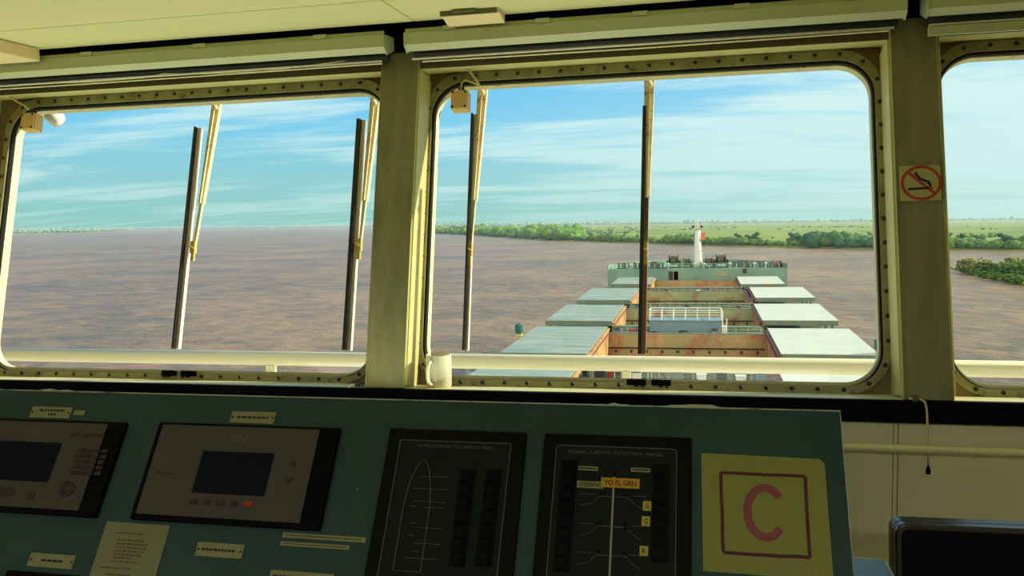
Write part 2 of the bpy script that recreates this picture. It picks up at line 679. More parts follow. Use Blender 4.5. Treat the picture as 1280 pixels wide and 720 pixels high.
# ================================================================== ROOM SHELL
# ceiling of flush panels with joints
bm = NB()
YJ, XJ = 2.16, -0.81
g = 0.0035
ys = [-3.2, -1.2, 0.5, YJ, 2.425]
xs = [-5.0, -3.1, XJ, 1.3, 3.4, 5.0]
for i in range(len(xs) - 1):
    for j in range(len(ys) - 1):
        box(bm, xs[i] + g / 2, xs[i + 1] - g / 2, ys[j] + g / 2, ys[j + 1] - g / 2, 2.20, 2.225)
box(bm, -5, 5, -3.2, 2.425, 2.2225, 2.30)
struct('ceiling', bm, CEILM)
# lowered box section at port side
bm = NB()
box(bm, -4.99, -2.06, 1.0, 2.40, 2.158, 2.199, bev=0.004)
struct('trim_1', bm, SOFFITM)
bm = NB()
box(bm, -5, 5, -3.2, 2.36, -0.05, 0.0)
struct('floor', bm, FLOORM)
bm = NB()
box(bm, -5, 5, -3.3, -3.2, 0, 2.3)
struct('wall_rear', bm, INWALL)


def side_wall(name, x0, x1):
    b = NB()
    box(b, x0, x1, -3.2, -2.6, 0, 2.3)
    box(b, x0, x1, 1.55, 3.0, 0, 2.3)
    box(b, x0, x1, -2.6, 1.55, 2.05, 2.3)
    box(b, x0, x1, -1.0, 1.55, 0, 2.05)
    box(b, x0, x1, -2.6, -1.0, 0, 1.0)
    struct(name, b, INWALL)


side_wall('wall_right', 5.0, 5.1)
side_wall('wall_left', -5.1, -5.0)

# roof above the wheelhouse, a little overhang
bm = NB()
box(bm, -5.2, 5.2, -3.4, 2.74, 2.36, 2.50)
struct('ceiling_roof', bm, INWALL)

# --- front wall: windows on the raked plane
WIN = {1: (-2.345, -0.976), 2: (-0.805, 0.462), 3: (0.640, 1.905)}
VB, VT = -0.470, 0.422
PIL = [(-2.62, -2.41), (-0.948, -0.826), (0.492, 0.610), (1.95, 2.07)]
cells = {1: (-2.515, -0.887), 2: (-0.887, 0.551), 3: (0.551, 2.01)}
wall_bm = NB()
for k, (l, r) in WIN.items():
    cl_, cr_ = cells[k]
    outer = rrect(cl_, cr_, -0.56, 0.80, 0.0005)
    hole = rrect(l - 0.016, r + 0.016, VB - 0.016, VT + 0.016, 0.106)
    ringsolid(wall_bm, outer, hole, -0.1135, -0.105, WF)
box(wall_bm, -5.0, -2.515, -0.56, 0.80, -0.135, -0.105, WF)
box(wall_bm, 2.01, 5.0, -0.56, 0.80, -0.135, -0.105, WF)
# header above the windows, sloped soffit strip below
struct('wall_front', wall_bm, mat('recess_plate', (112, 84, 54), 0.6, c2=(132, 118, 72), vscale=4))

for n_, (a, b_) in enumerate(zip(PIL, PIL[1:])):
    bm = NB()
    prism(bm, [(0.440, 0.0), (0.56, 0.0), (0.56, -0.105), (0.466, -0.105)], a[1], b_[0], Fr(WF.o, WF.x, WF.y, WF.z))
    # vertical seams on the header face
    for q in range(1, 6):
        u0 = a[1] + (b_[0] - a[1]) * q / 6 + 0.03 * math.sin(q * 3)
        box(bm, u0, u0 + 0.002, 0.445, 0.54, 0.0, 0.0008, WF)
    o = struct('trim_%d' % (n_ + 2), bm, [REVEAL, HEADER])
    for p in o.data.polygons:
        if abs(p.normal.dot(WF.z)) > 0.98 or abs(p.normal.x) > 0.9:
            p.material_index = 1
bm = NB()  # shade in the gap round the blinds put in as dark boxes
box(bm, -5, 5, 0.535, 0.80, 0.0, 0.006, WF)
box(bm, -5, 5, 0.56, 0.80, -0.105, 0.0, WF)
for a_, b__ in PIL:
    box(bm, a_ - 0.002, b__ + 0.002, 0.492, 0.552, 0.007, 0.0135, WF)
struct('trim_7', bm, GAPSHADE)

for n_, (a, b_) in enumerate(PIL):
    bm = NB()
    box(bm, a, b_, -0.516, 0.552, -0.104, 0.008, WF, bev=0.0025)
    # thin cover beads down both edges
    box(bm, b_ - 0.0045, b_ - 0.0015, -0.514, 0.545, 0.008, 0.0125, WF)
    box(bm, a + 0.0015, a + 0.0035, -0.514, 0.545, 0.008, 0.010, WF)
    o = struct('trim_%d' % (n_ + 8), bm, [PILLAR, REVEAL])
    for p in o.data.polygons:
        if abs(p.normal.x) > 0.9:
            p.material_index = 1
for n_, (a, b_) in enumerate([(-0.826, -0.822), (0.486, 0.492), (0.610, 0.615)]):
    bm = NB()
    box(bm, a, b_, -0.505, 0.44, -0.104, 0.004, WF)
    struct('trim_%d' % (n_ + 12), bm, REVEAL)

# sill with black nosing
bm = NB()
prism(bm, [(2.276, 1.110), (2.276, 1.1505), (2.284, 1.1505), (2.385, 1.139), (2.43, 1.139), (2.43, 1.110)], -5, 5)
struct('trim_20', bm, SILLM)
bm = NB()
box(bm, -5, 5, 2.264, 2.2755, 1.092, 1.1495, bev=0.002)
struct('trim_21', bm, BLACK)
# wall panels under the sill
bm = NB()
pj = [-5, -3.9, -2.7, -1.5, -0.35, 0.482, 1.65, 2.8, 3.9, 5]
for a, b_ in zip(pj, pj[1:]):
    box(bm, a + 0.007, b_ - 0.007, 2.300, 2.33, 0.0, 1.107, bev=0.002)
box(bm, -5, 5, 2.309, 2.34, 0.0, 1.107)
for a in pj[1:-1]:
    box(bm, a - 0.004, a + 0.004, 2.302, 2.32, 0.0, 1.107)
struct('wall_front_lower', bm, WALLM)

# windows
bolt_me = None


def bolt_mesh():
    b = NB()
    lathe(b, [(0.0062, 0.0), (0.0062, 0.002), (0.0045, 0.0045), (0.0, 0.005)], (0, 0, 0), 8, WF.z)
    me = bpy.data.meshes.new('bolt')
    bmesh.ops.recalc_face_normals(b, faces=b.faces)
    b.to_mesh(me)
    b.free()
    me.materials.append(BOLTM)
    return me


BOLT = bolt_mesh()
for k, (l, r) in WIN.items():
    ox = thing('window_%d' % k, None, None, WF((l + r) / 2, VB, -0.11))
    ox['kind'] = 'structure'
    bm = NB()
    ro = rrect(l - 0.030 + 0.0, r + 0.028, VB - 0.033, VT + 0.040, 0.122, 10)
    ri = rrect(l - 0.009, r + 0.008, VB - 0.013, VT + 0.010, 0.101, 10)
    ringsolid(bm, ro, ri, -0.105, -0.094, WF)
    fr_ = obj('retaining_ring', bm, RINGM, ox)
    bm = NB()
    ringsolid(bm, rrect(l - 0.012, r + 0.012, VB - 0.010, VT + 0.015, 0.104, 10), rrect(l - 0.003, r + 0.003, VB - 0.010, VT + 0.004, 0.096, 10), -0.1125, -0.100, WF)
    obj('rubber_gasket', bm, GASKET, ox)
    bm = NB()
    ringsolid(bm, rrect(l - 0.018, r + 0.018, VB - 0.018, VT + 0.018, 0.11, 10), rrect(l, r, VB, VT, 0.092, 10), -0.145, -0.1145, WF)
    obj('outer_flange', bm, OUTER, ox)
    bm = NB()
    vs = [bm.verts.new(WF(p[0], p[1], -0.1135)) for p in rrect(l - 0.01, r + 0.01, VB - 0.01, VT + 0.01, 0.10, 10)]
    bm.faces.new(vs)
    obj('glass_pane', bm, GLASS, ox)
    # bolts around the ring
    mid = rrect(l - 0.021, r + 0.020, VB - 0.020, VT + 0.026, 0.112, 14)
    per, acc = [], 0.0
    seq = mid + [mid[0]]
    for a, b_ in zip(seq, seq[1:]):
        d = math.hypot(b_[0] - a[0], b_[1] - a[1])
        per.append((acc, d, a, b_))
        acc += d
    nb = int(acc / 0.066)
    for q in range(nb):
        s = (q + 0.5) * acc / nb
        for s0, d, a, b_ in per:
            if s0 <= s < s0 + d and d > 0:
                f_ = (s - s0) / d
                p = WF(a[0] + (b_[0] - a[0]) * f_, a[1] + (b_[1] - a[1]) * f_, -0.0945)
                bo = bpy.data.objects.new('bolt', BOLT)
                COL.objects.link(bo)
                put(bo, p, fr_)
                break
    # pair of dark drain latches at the bottom
    um = {1: (224, 471), 2: (811, 481), 3: (1500, 490)}[k]
    uc = WF.hit(*um, -0.094)[0]
    for sgn in (-1, 1):
        bm = NB()
        box(bm, uc + sgn * 0.034 - 0.027, uc + sgn * 0.034 + 0.027, VB - 0.020, VB - 0.003, -0.094, -0.087, WF, bev=0.002)
        box(bm, uc + sgn * 0.034 - 0.006, uc + sgn * 0.034 + 0.006, VB - 0.024, VB - 0.008, -0.087, -0.083, WF)
        obj('drain_latch', bm, BLACK, ox)

# ================================================================== BLINDS
BL = [(-2.9, -0.905, 'long cream roller blind cassette above the left window', 0),
      (-0.838, 0.513, 'cream roller blind cassette above the middle window', 0),
      (0.568, 1.98, 'cream roller blind cassette over the right window with a lowered pale hem', 1)]
for (a, b_, lab, low_) in BL:
    t = thing('roller_blind', lab, 'blind', ((a + b_) / 2, 2.45, 2.10))
    bm = NB()
    prism(bm, [(2.412, 2.166), (2.424, 2.170), (2.495, 2.170), (2.495, 2.14), (2.432, 2.117), (2.411, 2.133)], a, b_)
    box(bm, a, b_, 2.416, 2.424, 2.166, 2.179)
    n0 = 5
    for q in range(n0):
        uu = a + (b_ - a) * (q + 0.5) / n0
        box(bm, uu - 0.02, uu + 0.02, 2.4125, 2.43, 2.168, 2.1805)
    obj('cassette', bm, BLINDM, t)
    for e in (a - 0.003, b_):
        bm = NB()
        prism(bm, [(2.409, 2.168), (2.497, 2.172), (2.497, 2.135), (2.432, 2.112), (2.408, 2.131)], e, e + 0.003)
        obj('end_cap', bm, BLINDM, t)
    bm = NB()
    tube(bm, [(a + 0.01, 2.475, 2.122), (b_ - 0.01, 2.475, 2.122)], 0.021, 14)
    obj('rolled_fabric', bm, BLINDD, t, smooth=True)
    bm = NB()
    tube(bm, [(a + 0.008, 2.448, 2.098), (b_ - 0.02, 2.448, 2.098)], 0.0032, 8)
    obj('guide_rod', bm, ROD, t, smooth=True)
    bm = NB()
    if low_:
        box(bm, a + 0.006, b_ - 0.01, 2.44, 2.452, 2.070, 2.094, bev=0.002)
        obj('hem_bar', bm, BLINDM, t)
    else:
        tube(bm, [(a + 0.03, 2.474, 2.094), ((a + b_) / 2, 2.474, 2.092), (b_ - 0.03, 2.474, 2.096)], 0.0028, 6)
        obj('hem_bar', bm, RAILM, t)
# sagging cord along the left blind
bm = NB()
pl = []
for px, py in ((205, 92), (180, 97), (120, 102), (60, 104), (10, 106)):
    uv = WF.hit(px, py, 0.05)
    pl.append(WF(uv[0], uv[1], 0.05))
tube(bm, pl, 0.0017, 6)
pl = []
for px, py in ((205, 92), (260, 92), (330, 89), (400, 80), (470, 71)):
    uv = WF.hit(px, py, 0.05)
    pl.append(WF(uv[0], uv[1], 0.05))
tube(bm, pl, 0.0015, 6)
tag(obj('blind_cord', bm, CORDM), 'thin pale cord sagging just below the left roller blind', 'cord')

# small ceiling fitting in front of the middle blind
t = thing('ceiling_fitting', 'small cream hinged plate on the ceiling above the middle blind', 'ceiling fitting', (-0.62, 2.37, 2.172))
bm = NB()
prism(bm, [(2.335, 2.1995), (2.405, 2.1995), (2.405, 2.173), (2.398, 2.173), (2.338, 2.188)], -0.702, -0.538)
obj('cover_plate', bm, SOFFITM, t)
bm = NB()
box(bm, -0.704, -0.545, 2.326, 2.337, 2.187, 2.1995)
obj('edge_strip', bm, mat('olive_edge', (96, 96, 60), 0.6), t)
bm = NB()
box(bm, -0.665, -0.60, 2.312, 2.325, 2.192, 2.1995)
tube(bm, [(-0.667, 2.320, 2.192), (-0.598, 2.320, 2.192)], 0.0022, 6)
obj('hinge', bm, mat('olive_edge', (96, 96, 60), 0.6), t)

# ================================================================== MUG
t = thing('coffee_mug', 'plain white mug standing on the sill beside the left window pillar', 'mug', (-0.741, 2.328, 1.1456))
bm = NB()
lathe(bm, [(0.0, 0.0), (0.033, 0.0), (0.036, 0.003), (0.0365, 0.094), (0.0352, 0.0955), (0.0335, 0.094), (0.0325, 0.008), (0.0, 0.006)], (-0.741, 2.328, 1.1456), 40)
obj('mug_body', bm, MUGM, t, smooth=True)
bm = NB()
hd = Vector((-0.28, -0.96, 0)).normalized()
hp = []
for k in range(13):
    a = math.radians(-90 + 180 * k / 12)
    hp.append(Vector((-0.741, 2.328, 1.1456 + 0.047)) + hd * (0.034 + 0.024 * math.cos(a) ** 0.6) + Vector((0, 0, 0.033 * math.sin(a))))
tube(bm, hp, 0.0052, 10)
obj('handle', bm, MUGM, t, smooth=True)

# ================================================================== JUNCTION BOXES, CABLES
for (cx_, cy_, lab, gy) in ((574, 124, 'small cream junction box in the top left corner of the middle window', 0), (35, 151, 'small cream junction box in the top left corner of the left window', 1)):
    u0, v0 = WF.hit(cx_, cy_, -0.05)
    t = thing('junction_box', lab, 'junction box', WF(u0, v0 - 0.03, -0.07))
    bm = NB()
    box(bm, u0 - 0.026, u0 + 0.026, v0 - 0.031, v0 + 0.028, -0.090, -0.052, WF, bev=0.003)
    obj('housing', bm, BOXM, t)
    bm = NB()
    box(bm, u0 - 0.025, u0 + 0.025, v0 - 0.030, v0 + 0.027, -0.051, -0.045, WF, bev=0.002)
    obj('lid', bm, BOXM, t)
    for su in (-1, 1):
        for sv in (-1, 1):
            bm = NB()
            lathe(bm, [(0.0038, 0), (0.0038, 0.002), (0, 0.0025)], WF(u0 + su * 0.020, v0 - 0.0015 + sv * 0.023, -0.045), 8, WF.z)
            obj('screw', bm, BOXD, t)
    bm = NB()
    lathe(bm, [(0.010, 0), (0.010, 0.012), (0.007, 0.020)], WF(u0, v0 + 0.028, -0.07), 12, WF.y)
    obj('cable_gland', bm, BOXD, t)
    bm = NB()
    if gy == 0:
        P = [(573, 67), (577, 75), (588, 90), (596, 101), (600, 108)]
        pts = [WF(*WF.hit(a, b_, -0.04), -0.04) for a, b_ in P]
        tube(bm, pts, 0.0036, 8)
        P = [(598, 106), (590, 103), (582, 100), (577, 104), (576, 113)]
        pts = [WF(*WF.hit(a, b_, -0.06), -0.06) for a, b_ in P]
        tube(bm, pts, 0.0030, 8)
        lb = 'cream cable looping from the middle blind down to the junction box'
    else:
        P = [(7, 109), (9, 120), (18, 125), (30, 132), (36, 137)]
        pts = [WF(*WF.hit(a, b_, -0.04), -0.04) for a, b_ in P]
        tube(bm, pts, 0.0030, 8)
        lb = 'cream cable running into the junction box at the left window corner'
    tag(obj('power_cable', bm, CORDM, smooth=True), lb, 'cable')

# outside floodlight beyond the left window
u0, v0 = WF.hit(68, 147, -0.30)
t = thing('deck_floodlight', 'white outside floodlight on cream bracket at the left window top', 'lamp', WF(u0, v0, -0.30))
bm = NB()
lathe(bm, [(0.010, -0.03), (0.022, -0.026), (0.028, 0.0), (0.028, 0.022), (0.020, 0.03)], WF(u0, v0, -0.30), 20, Vector((0.7, 0.3, -0.55)))
obj('lamp_head', bm, LAMPW, t, smooth=True)
bm = NB()
ua, va = WF.hit(48, 139, -0.30)
tube(bm, [WF(ua - 0.02, va + 0.02, -0.17), WF(ua, va, -0.29), WF(u0, v0 + 0.006, -0.30)], 0.011, 8)
obj('bracket', bm, WIPEC, t)

# ================================================================== WIPERS
wl = [((272, 126), (243, 306), (248, 160), (220, 436), 'rusty cream window wiper, leftmost of the two on the left window'),
      ((470, 120), (450, 303), (453, 150), (435, 438), 'black and cream window wiper beside the left window pillar'),
      ((604, 107), (588, 308), (593, 143), (582, 438), 'slim cream window wiper in front of the open river, left in the middle window'),
      ((812, 96), (807, 308), (809, 134), (803, 443), 'black and cream window wiper crossing the cargo deck in the middle window')]
for k, (A0, A1, B0, B1, lab) in enumerate(wl):
    ws = -0.182
    a0, a1, b0, b1 = [WF.hit(*p, ws) for p in (A0, A1, B0, B1)]
    t = thing('window_wiper', lab, 'wiper', WF(a0[0], a0[1], ws))
    fa = Vector((a1[0] - a0[0], a1[1] - a0[1]))
    bm = NB()
    # tapered channel arm
    n = 8
    prevs = None
    hw0, hw1 = 0.016, 0.0065

    def seg_solid(bm, pa, pb, ha, hb, w0, w1):
        vs = [bm.verts.new(WF(p[0] + s * h, p[1], w_)) for p, h in ((pa, ha), (pb, hb)) for s in (-1, 1) for w_ in (w0, w1)]
        for q in ((0, 1, 3, 2), (4, 6, 7, 5), (0, 4, 5, 1), (2, 3, 7, 6), (0, 2, 6, 4), (1, 5, 7, 3)):
            bm.faces.new([vs[i] for i in q])
    top = (a0[0], a0[1] + 0.03)
    midp = (a0[0] + fa.x * 0.72, a0[1] + fa.y * 0.72)
    seg_solid(bm, top, midp, hw0, 0.0085, ws - 0.012, ws + 0.004)
    seg_solid(bm, (top[0] - hw0 * 0.2, top[1]), (midp[0], midp[1]), hw0 * 0.35, 0.003, ws + 0.004, ws + 0.012)
    obj('arm', bm, WIPEC, t)
    bm = NB()
    seg_solid(bm, midp, a1, 0.0055, 0.0042, ws - 0.008, ws + 0.002)
    obj('arm_rod', bm, WIPEC, t)
    bm = NB()
    lathe(bm, [(0.010, 0), (0.010, 0.006), (0.006, 0.010), (0, 0.011)], WF(a0[0], a0[1] - 0.028, ws + 0.010), 14, WF.z)
    obj('pivot_nut', bm, WIPEC, t, smooth=True)
    # clip between arm and blade
    bm = NB()
    cxp = ((a1[0]), a1[1])
    box(bm, cxp[0] - 0.012, cxp[0] + 0.007, cxp[1] - 0.03, cxp[1] + 0.012, ws - 0.006, ws + 0.008, WF, bev=0.002)
    box(bm, cxp[0] - 0.006, cxp[0] + 0.004, cxp[1] - 0.055, cxp[1] - 0.03, ws - 0.003, ws + 0.006, WF)
    tube(bm, [WF(cxp[0] - 0.012, cxp[1] - 0.004, ws + 0.010), WF(cxp[0] + 0.008, cxp[1] - 0.018, ws + 0.010)], 0.003, 6)
    obj('blade_clip', bm, mat('brass_clip', (206, 178, 96), 0.4), t)
    bm = NB()
    wv = 0.0055 if k != 2 else 0.0035
    seg_solid(bm, (b0[0] + 0.004, b0[1]), (b1[0] + 0.004, b1[1]), wv, wv, ws - 0.014, ws + 0.002)
    obj('blade_spine', bm, [WIPEW, WIPEW, WIPEW, mat('wiper_bar_brown', (150, 104, 74), 0.4)][k], t)
    bm = NB()
    wb = (0.003, 0.0062, 0.0028, 0.0055)[k]
    seg_solid(bm, (b0[0] - wb - 0.0015, b0[1]), (b1[0] - wb - 0.0015, b1[1]), wb, wb, ws - 0.010, ws + 0.016)
    obj('rubber_blade', bm, WIPED, t)

# ================================================================== NO SMOKING SIGN
t = thing('no_smoking_sign', 'square no smoking sticker with red ring on the right pillar', 'sign', WF(0.5515, -0.005, 0.009))
u0, u1, v0, v1 = 0.502, 0.6005, -0.006, 0.087
uc, vc = (u0 + u1) / 2 + 0.002, (v0 + v1) / 2
bm = NB()
box(bm, u0, u1, v0, v1, 0.0082, 0.0126, WF)
obj('sticker_backing', bm, STICK, t)
bm = NB()
circ = [(uc + 0.0455 * math.cos(2 * math.pi * k / 40), vc + 0.0425 * math.sin(2 * math.pi * k / 40)) for k in range(40)]
strip(bm, circ, 0.0075, WF, 0.0126, 0.0135, True)
strip(bm, [(uc - 0.032, vc + 0.030), (uc + 0.032, vc - 0.030)], 0.0072, WF, 0.0126, 0.0134)
obj('red_ring', bm, SRED, t)
bm = NB()
strip(bm, [(uc - 0.032, vc - 0.016), (uc + 0.018, vc - 0.014)], 0.0055, WF, 0.0126, 0.0137)
strip(bm, [(uc - 0.014, vc + 0.028), (uc - 0.004, vc + 0.012), (uc + 0.008, vc + 0.006), (uc + 0.018, vc + 0.002), (uc + 0.022, vc - 0.010)], 0.0062, WF, 0.0126, 0.0137)
obj('cigarette_symbol', bm, INK, t)
bm = NB()
strip(bm, [(uc + 0.020, vc - 0.014), (uc + 0.027, vc - 0.0138)], 0.0055, WF, 0.0126, 0.0137)
obj('cigarette_tip', bm, SRED, t)

# ================================================================== BLIND PULL CORD (right)
t = thing('pull_cord', 'cream pull cord with black drop hanging over the sill at the right pillar', 'cord', (0.54, 2.25, 0.965))
bm = NB()
tube(bm, [(0.503, 2.262, 1.156), (0.512, 2.262, 1.155), (0.521, 2.262, 1.156), (0.530, 2.258, 1.155), (0.538, 2.254, 1.150), (0.5415, 2.250, 1.135), (0.5425, 2.2465, 1.110), (0.543, 2.236, 1.045), (0.5445, 2.2355, 0.996)], 0.0026, 8)
obj('cord', bm, CORDM, t, smooth=True)
bm = NB()
for q in range(3):
    a = q * 2.1
    tube(bm, [(0.514 + 0.004 * q, 2.262 + 0.008 * math.cos(a + k * 1.05), 1.156 + 0.0065 * math.sin(a + k * 1.05)) for k in range(7)], 0.003, 6)
obj('knot', bm, mat('knot_grey', (96, 92, 66), 0.7), t, smooth=True)
bm = NB()
lathe(bm, [(0.0, -0.012), (0.005, -0.010), (0.0065, -0.004), (0.004, 0.006), (0.002, 0.013)], (0.5445, 2.2355, 0.983), 14)
obj('drop_weight', bm, BLACK, t, smooth=True)

# scrap of frayed wire on the sill edge
t = thing('wire_scrap', 'small frayed white and dark wire end at the left pillar foot', 'wire', (-0.965, 2.285, 1.142))
bm = NB()
tube(bm, [(-1.000, 2.272, 1.142), (-0.994, 2.270, 1.153), (-0.985, 2.275, 1.157), (-0.972, 2.28, 1.155)], 0.004, 8)
obj('white_end', bm, ROD, t, smooth=True)
bm = NB()
for q in range(5):
    x0 = -0.984 + q * 0.006
    tube(bm, [(x0, 2.274, 1.153), (x0 + 0.004, 2.276, 1.165 - 0.002 * (q % 2)), (x0 + 0.011, 2.279, 1.159), (x0 + 0.014, 2.274, 1.153)], 0.0022, 6)
obj('dark_strands', bm, BOXD, t, smooth=True)

# ================================================================== HANDRAIL under the sill
t = thing('handrail', 'cream round handrail running along the wall under the right window', 'handrail', (1.0, 2.24, 1.0))
bm = NB()
tube(bm, [(-4.9, 2.238, 1.034), (4.9, 2.238, 1.034)], 0.0105, 14)
obj('rail_bar', bm, RAILM, t, smooth=True)
for x in (-4.0, -2.4, -0.8, 1.45, 3.0, 4.4):
    bm = NB()
    tube(bm, [(x, 2.238, 1.026), (x, 2.26, 1.005), (x, 2.304, 1.0)], 0.007, 8)
    obj('bracket', bm, RAILM, t, smooth=True)

# ================================================================== OUTSIDE RAIL
t = thing('outside_railing', 'broad sunlit cream rail outside the wheelhouse windows', 'railing', (-1.0, 3.2, 0.86))
bm = NB()
tube(bm, [(-5.5, 3.2, 1.061), (5.5, 3.2, 1.061)], 0.0295, 20)
obj('top_rail', bm, RAILO, t, smooth=True)
for x in (-4.68, -3.215, -1.745, -0.279, 1.187, 2.65, 4.12):
    bm = NB()
    box(bm, x - 0.016, x + 0.016, 3.184, 3.216, 0.86, 1.034)
    obj('post', bm, RAILO, t)
bm = NB()
box(bm, -5.6, 5.6, 2.40, 3.4, 0.78, 0.86)
struct('floor_bounce_ledge', bm, WHITEP)  # unseen ledge, raised and kept white to bounce sunlight onto the ceiling
bm = NB()
box(bm, -5.6, 5.6, 2.34, 2.40, -12.0, 1.05)
struct('wall_front_outside', bm, WHITEP)

# ================================================================== CONSOLE
con = thing('control_console', 'dark green sloping bridge console under the windows', 'control console', (-1.2, 1.3, 0.0))
UL, UR = -2.6, 0.236
VTOP = 0.0185
bm = NB()
top = CF(0, VTOP, 0)
bot = CF(0, -0.62, 0)
prism(bm, [(top.y, top.z), (top.y + 0.022, top.z - 0.006), (top.y + 0.06, top.z - 0.22), (top.y + 0.06, 0.0), (bot.y + 0.05, 0.0), (bot.y + 0.05, bot.z - 0.30), (bot.y, bot.z - 0.02), (bot.y, bot.z)], UL, UR)
obj('console_body', bm, CONS, con)
bm = NB()
strip(bm, [(UL, VTOP - 0.0012), (UR, VTOP - 0.0012)], 0.0024, CF, 0.0, 0.0006)
strip(bm, [(UR - 0.001, VTOP), (UR - 0.001, -0.6)], 0.0015, CF, 0.0, 0.0006)
obj('worn_edge', bm, CONSW, con)
uu = UL
while uu < UR - 0.05:
    L_ = random.uniform(0.03, 0.12)
    if random.random() < 0.35:
        a = CF(uu, VTOP, 0)
        n = 6
        pts = [(uu + L_ * k / n, VTOP + (random.uniform(0.001, 0.006) if 0 < k < n else 0)) for k in range(n + 1)]
        bm = NB()
        A = [bm.verts.new(CF(p[0], p[1], -0.002)) for p in pts]
        B = [bm.verts.new(CF(p[0], VTOP - 0.003, 0.0007)) for p in pts]
        for k in range(n):
            bm.faces.new((A[k], A[k + 1], B[k + 1], B[k]))
        obj('peeling_edge_tape', bm, CONSW, con)
    uu += L_ + random.uniform(0.02, 0.1)


def cpx(x, y):
    return CF.hit(x, y, 0.0)


def unit_frame(l, r, b, t_):
    bm = NB()
    box(bm, l, r, b, t_, -0.02, 0.010, CF, bev=0.003)
    o = obj('display_unit', bm, UNITB, con)
    o['label'] = 'beige faced display unit in a black bezel'
    bm = NB()
    ringd = 0.0065
    box(bm, l + 0.012, r - 0.040, b + ringd + 0.004, t_ - ringd, 0.010, 0.0116, CF)
    obj('face_plate', bm, UNITF, o)
    return o


def quad_sub(parent, name, m, px, w0=0.0118, w1=0.0130):
    bm = NB()
    e = rect_px(bm, CF, px, w0, w1)
    obj(name, bm, m, parent)
    return e


# unit 1 (cut by the left frame edge)
o1 = unit_frame(-1.565, -1.158, -0.246, -0.050)
s0 = cpx(80, 556)
s1 = cpx(67, 605)
bm = NB()
box(bm, -1.50, (s0[0] + s1[0]) / 2, s1[1], s0[1], 0.0116, 0.0124, CF)
obj('screen', bm, SCREEN, o1)
text('maker_plate', 'FIRE', CF, *cpx(47, 542), 0.0135, LOGOM, o1, 0.0121)
c0 = cpx(88, 560)
c1 = cpx(133, 589)
ku0 = cpx(88, 589)[0]
for r_ in range(5):
    for c_ in range(4):
        bm = NB()
        uu = (ku0 + 0.010) + c_ * 0.0185
        vv = cpx(110, 563)[1] - r_ * 0.0115
        box(bm, uu, uu + 0.015, vv - 0.008, vv, 0.0116, 0.0134, CF, bev=0.0008)
        obj('key', bm, KEYD, o1)
for px in ((92, 543, 12), (106, 544, 26)):
    pass
for (xa, xb, yy) in ((92, 103, 545), (108, 133, 546)):
    bm = NB()
    a = cpx(xa, yy)
    b_ = cpx(xb, yy)
    box(bm, a[0], b_[0], a[1] - 0.004, a[1] + 0.003, 0.0116, 0.0124, CF)
    obj('printed_strip', bm, KEYD, o1)
cc = cpx(88, 613)
for k in range(4):
    a = math.pi / 4 + k * math.pi / 2
    bm = NB()
    pts = []
    for q in range(7):
        b_ = a - 0.65 + 1.3 * q / 6
        pts.append((cc[0] + 0.018 * math.cos(b_), cc[1] + 0.016 * math.sin(b_)))
    for q in range(6, -1, -1):
        b_ = a - 0.65 + 1.3 * q / 6
        pts.append((cc[0] + 0.007 * math.cos(b_), cc[1] + 0.006 * math.sin(b_)))
    prism(bm, pts, 0.0116, 0.0134, CF, axis='z')
    obj('cursor_key', bm, KEYD, o1)
for (x, y, ra, rb) in ((12, 616, 0.022, 0.009), (43, 622, 0.010, 0.008)):
    c_ = cpx(x, y)
    bm = NB()
    prism(bm, [(c_[0] + ra * math.cos(2 * math.pi * q / 20), c_[1] + rb * math.sin(2 * math.pi * q / 20)) for q in range(20)], 0.0116, 0.0132, CF, axis='z')
    obj('oval_key', bm, KEYD, o1)

# unit 2
o2 = unit_frame(-1.082, -0.687, -0.2445, -0.0465)
quad_sub(o2, 'screen', SCREEN, [(253, 563), (343, 567), (330, 620), (240, 616)], 0.0116, 0.0124)
text('maker_plate', 'FIRE', CF, *cpx(303, 551), 0.0145, LOGOM, o2, 0.0121)
for x, y, m_, w_ in ((246, 629, KEYD, 0.0075), (263, 630, KEYD, 0.0075), (279, 631, KEYD, 0.0085), (296, 632, KEYD, 0.0075), (314, 632, KEYR, 0.0085)):
    c_ = cpx(x, y)
    bm = NB()
    box(bm, c_[0] - w_, c_[0] + w_, c_[1] - 0.005, c_[1] + 0.005, 0.0116, 0.0134, CF, bev=0.001)
    k_ = obj('push_key', bm, m_, o2)
    if m_ is KEYR:
        k_['label'] = 'red push key'
for x, y, s in ((370, 581, 1), (364, 603, -1)):
    c_ = cpx(x, y)
    bm = NB()
    prism(bm, [(c_[0] - 0.008, c_[1] - 0.004 * s), (c_[0] + 0.008, c_[1] - 0.004 * s), (c_[0], c_[1] + 0.006 * s)], 0.0116, 0.0134, CF, axis='z')
    obj('arrow_key', bm, KEYD, o2)
bm = NB()
c_ = cpx(212, 594)
box(bm, c_[0] - 0.02, c_[0] + 0.02, c_[1] - 0.0015, c_[1] + 0.0015, 0.0116, 0.0121, CF)
obj('printed_strip', bm, KEYD, o2)

# navigation lights panel
def nav_panel(name, l, r, label):
    bm = NB()
    box(bm, l, r, -0.43, -0.042, -0.02, 0.008, CF, bev=0.004)
    o = obj(name, bm, NAVF, con)
    o['label'] = label
    for x in (l + 0.008, r - 0.008):
        bm = NB()
        lathe(bm, [(0.0035, 0), (0.0035, 0.001), (0, 0.0012)], CF(x, -0.05, 0.008), 10, CF.z)
        obj('panel_screw', bm, BLACK, o)
    return o


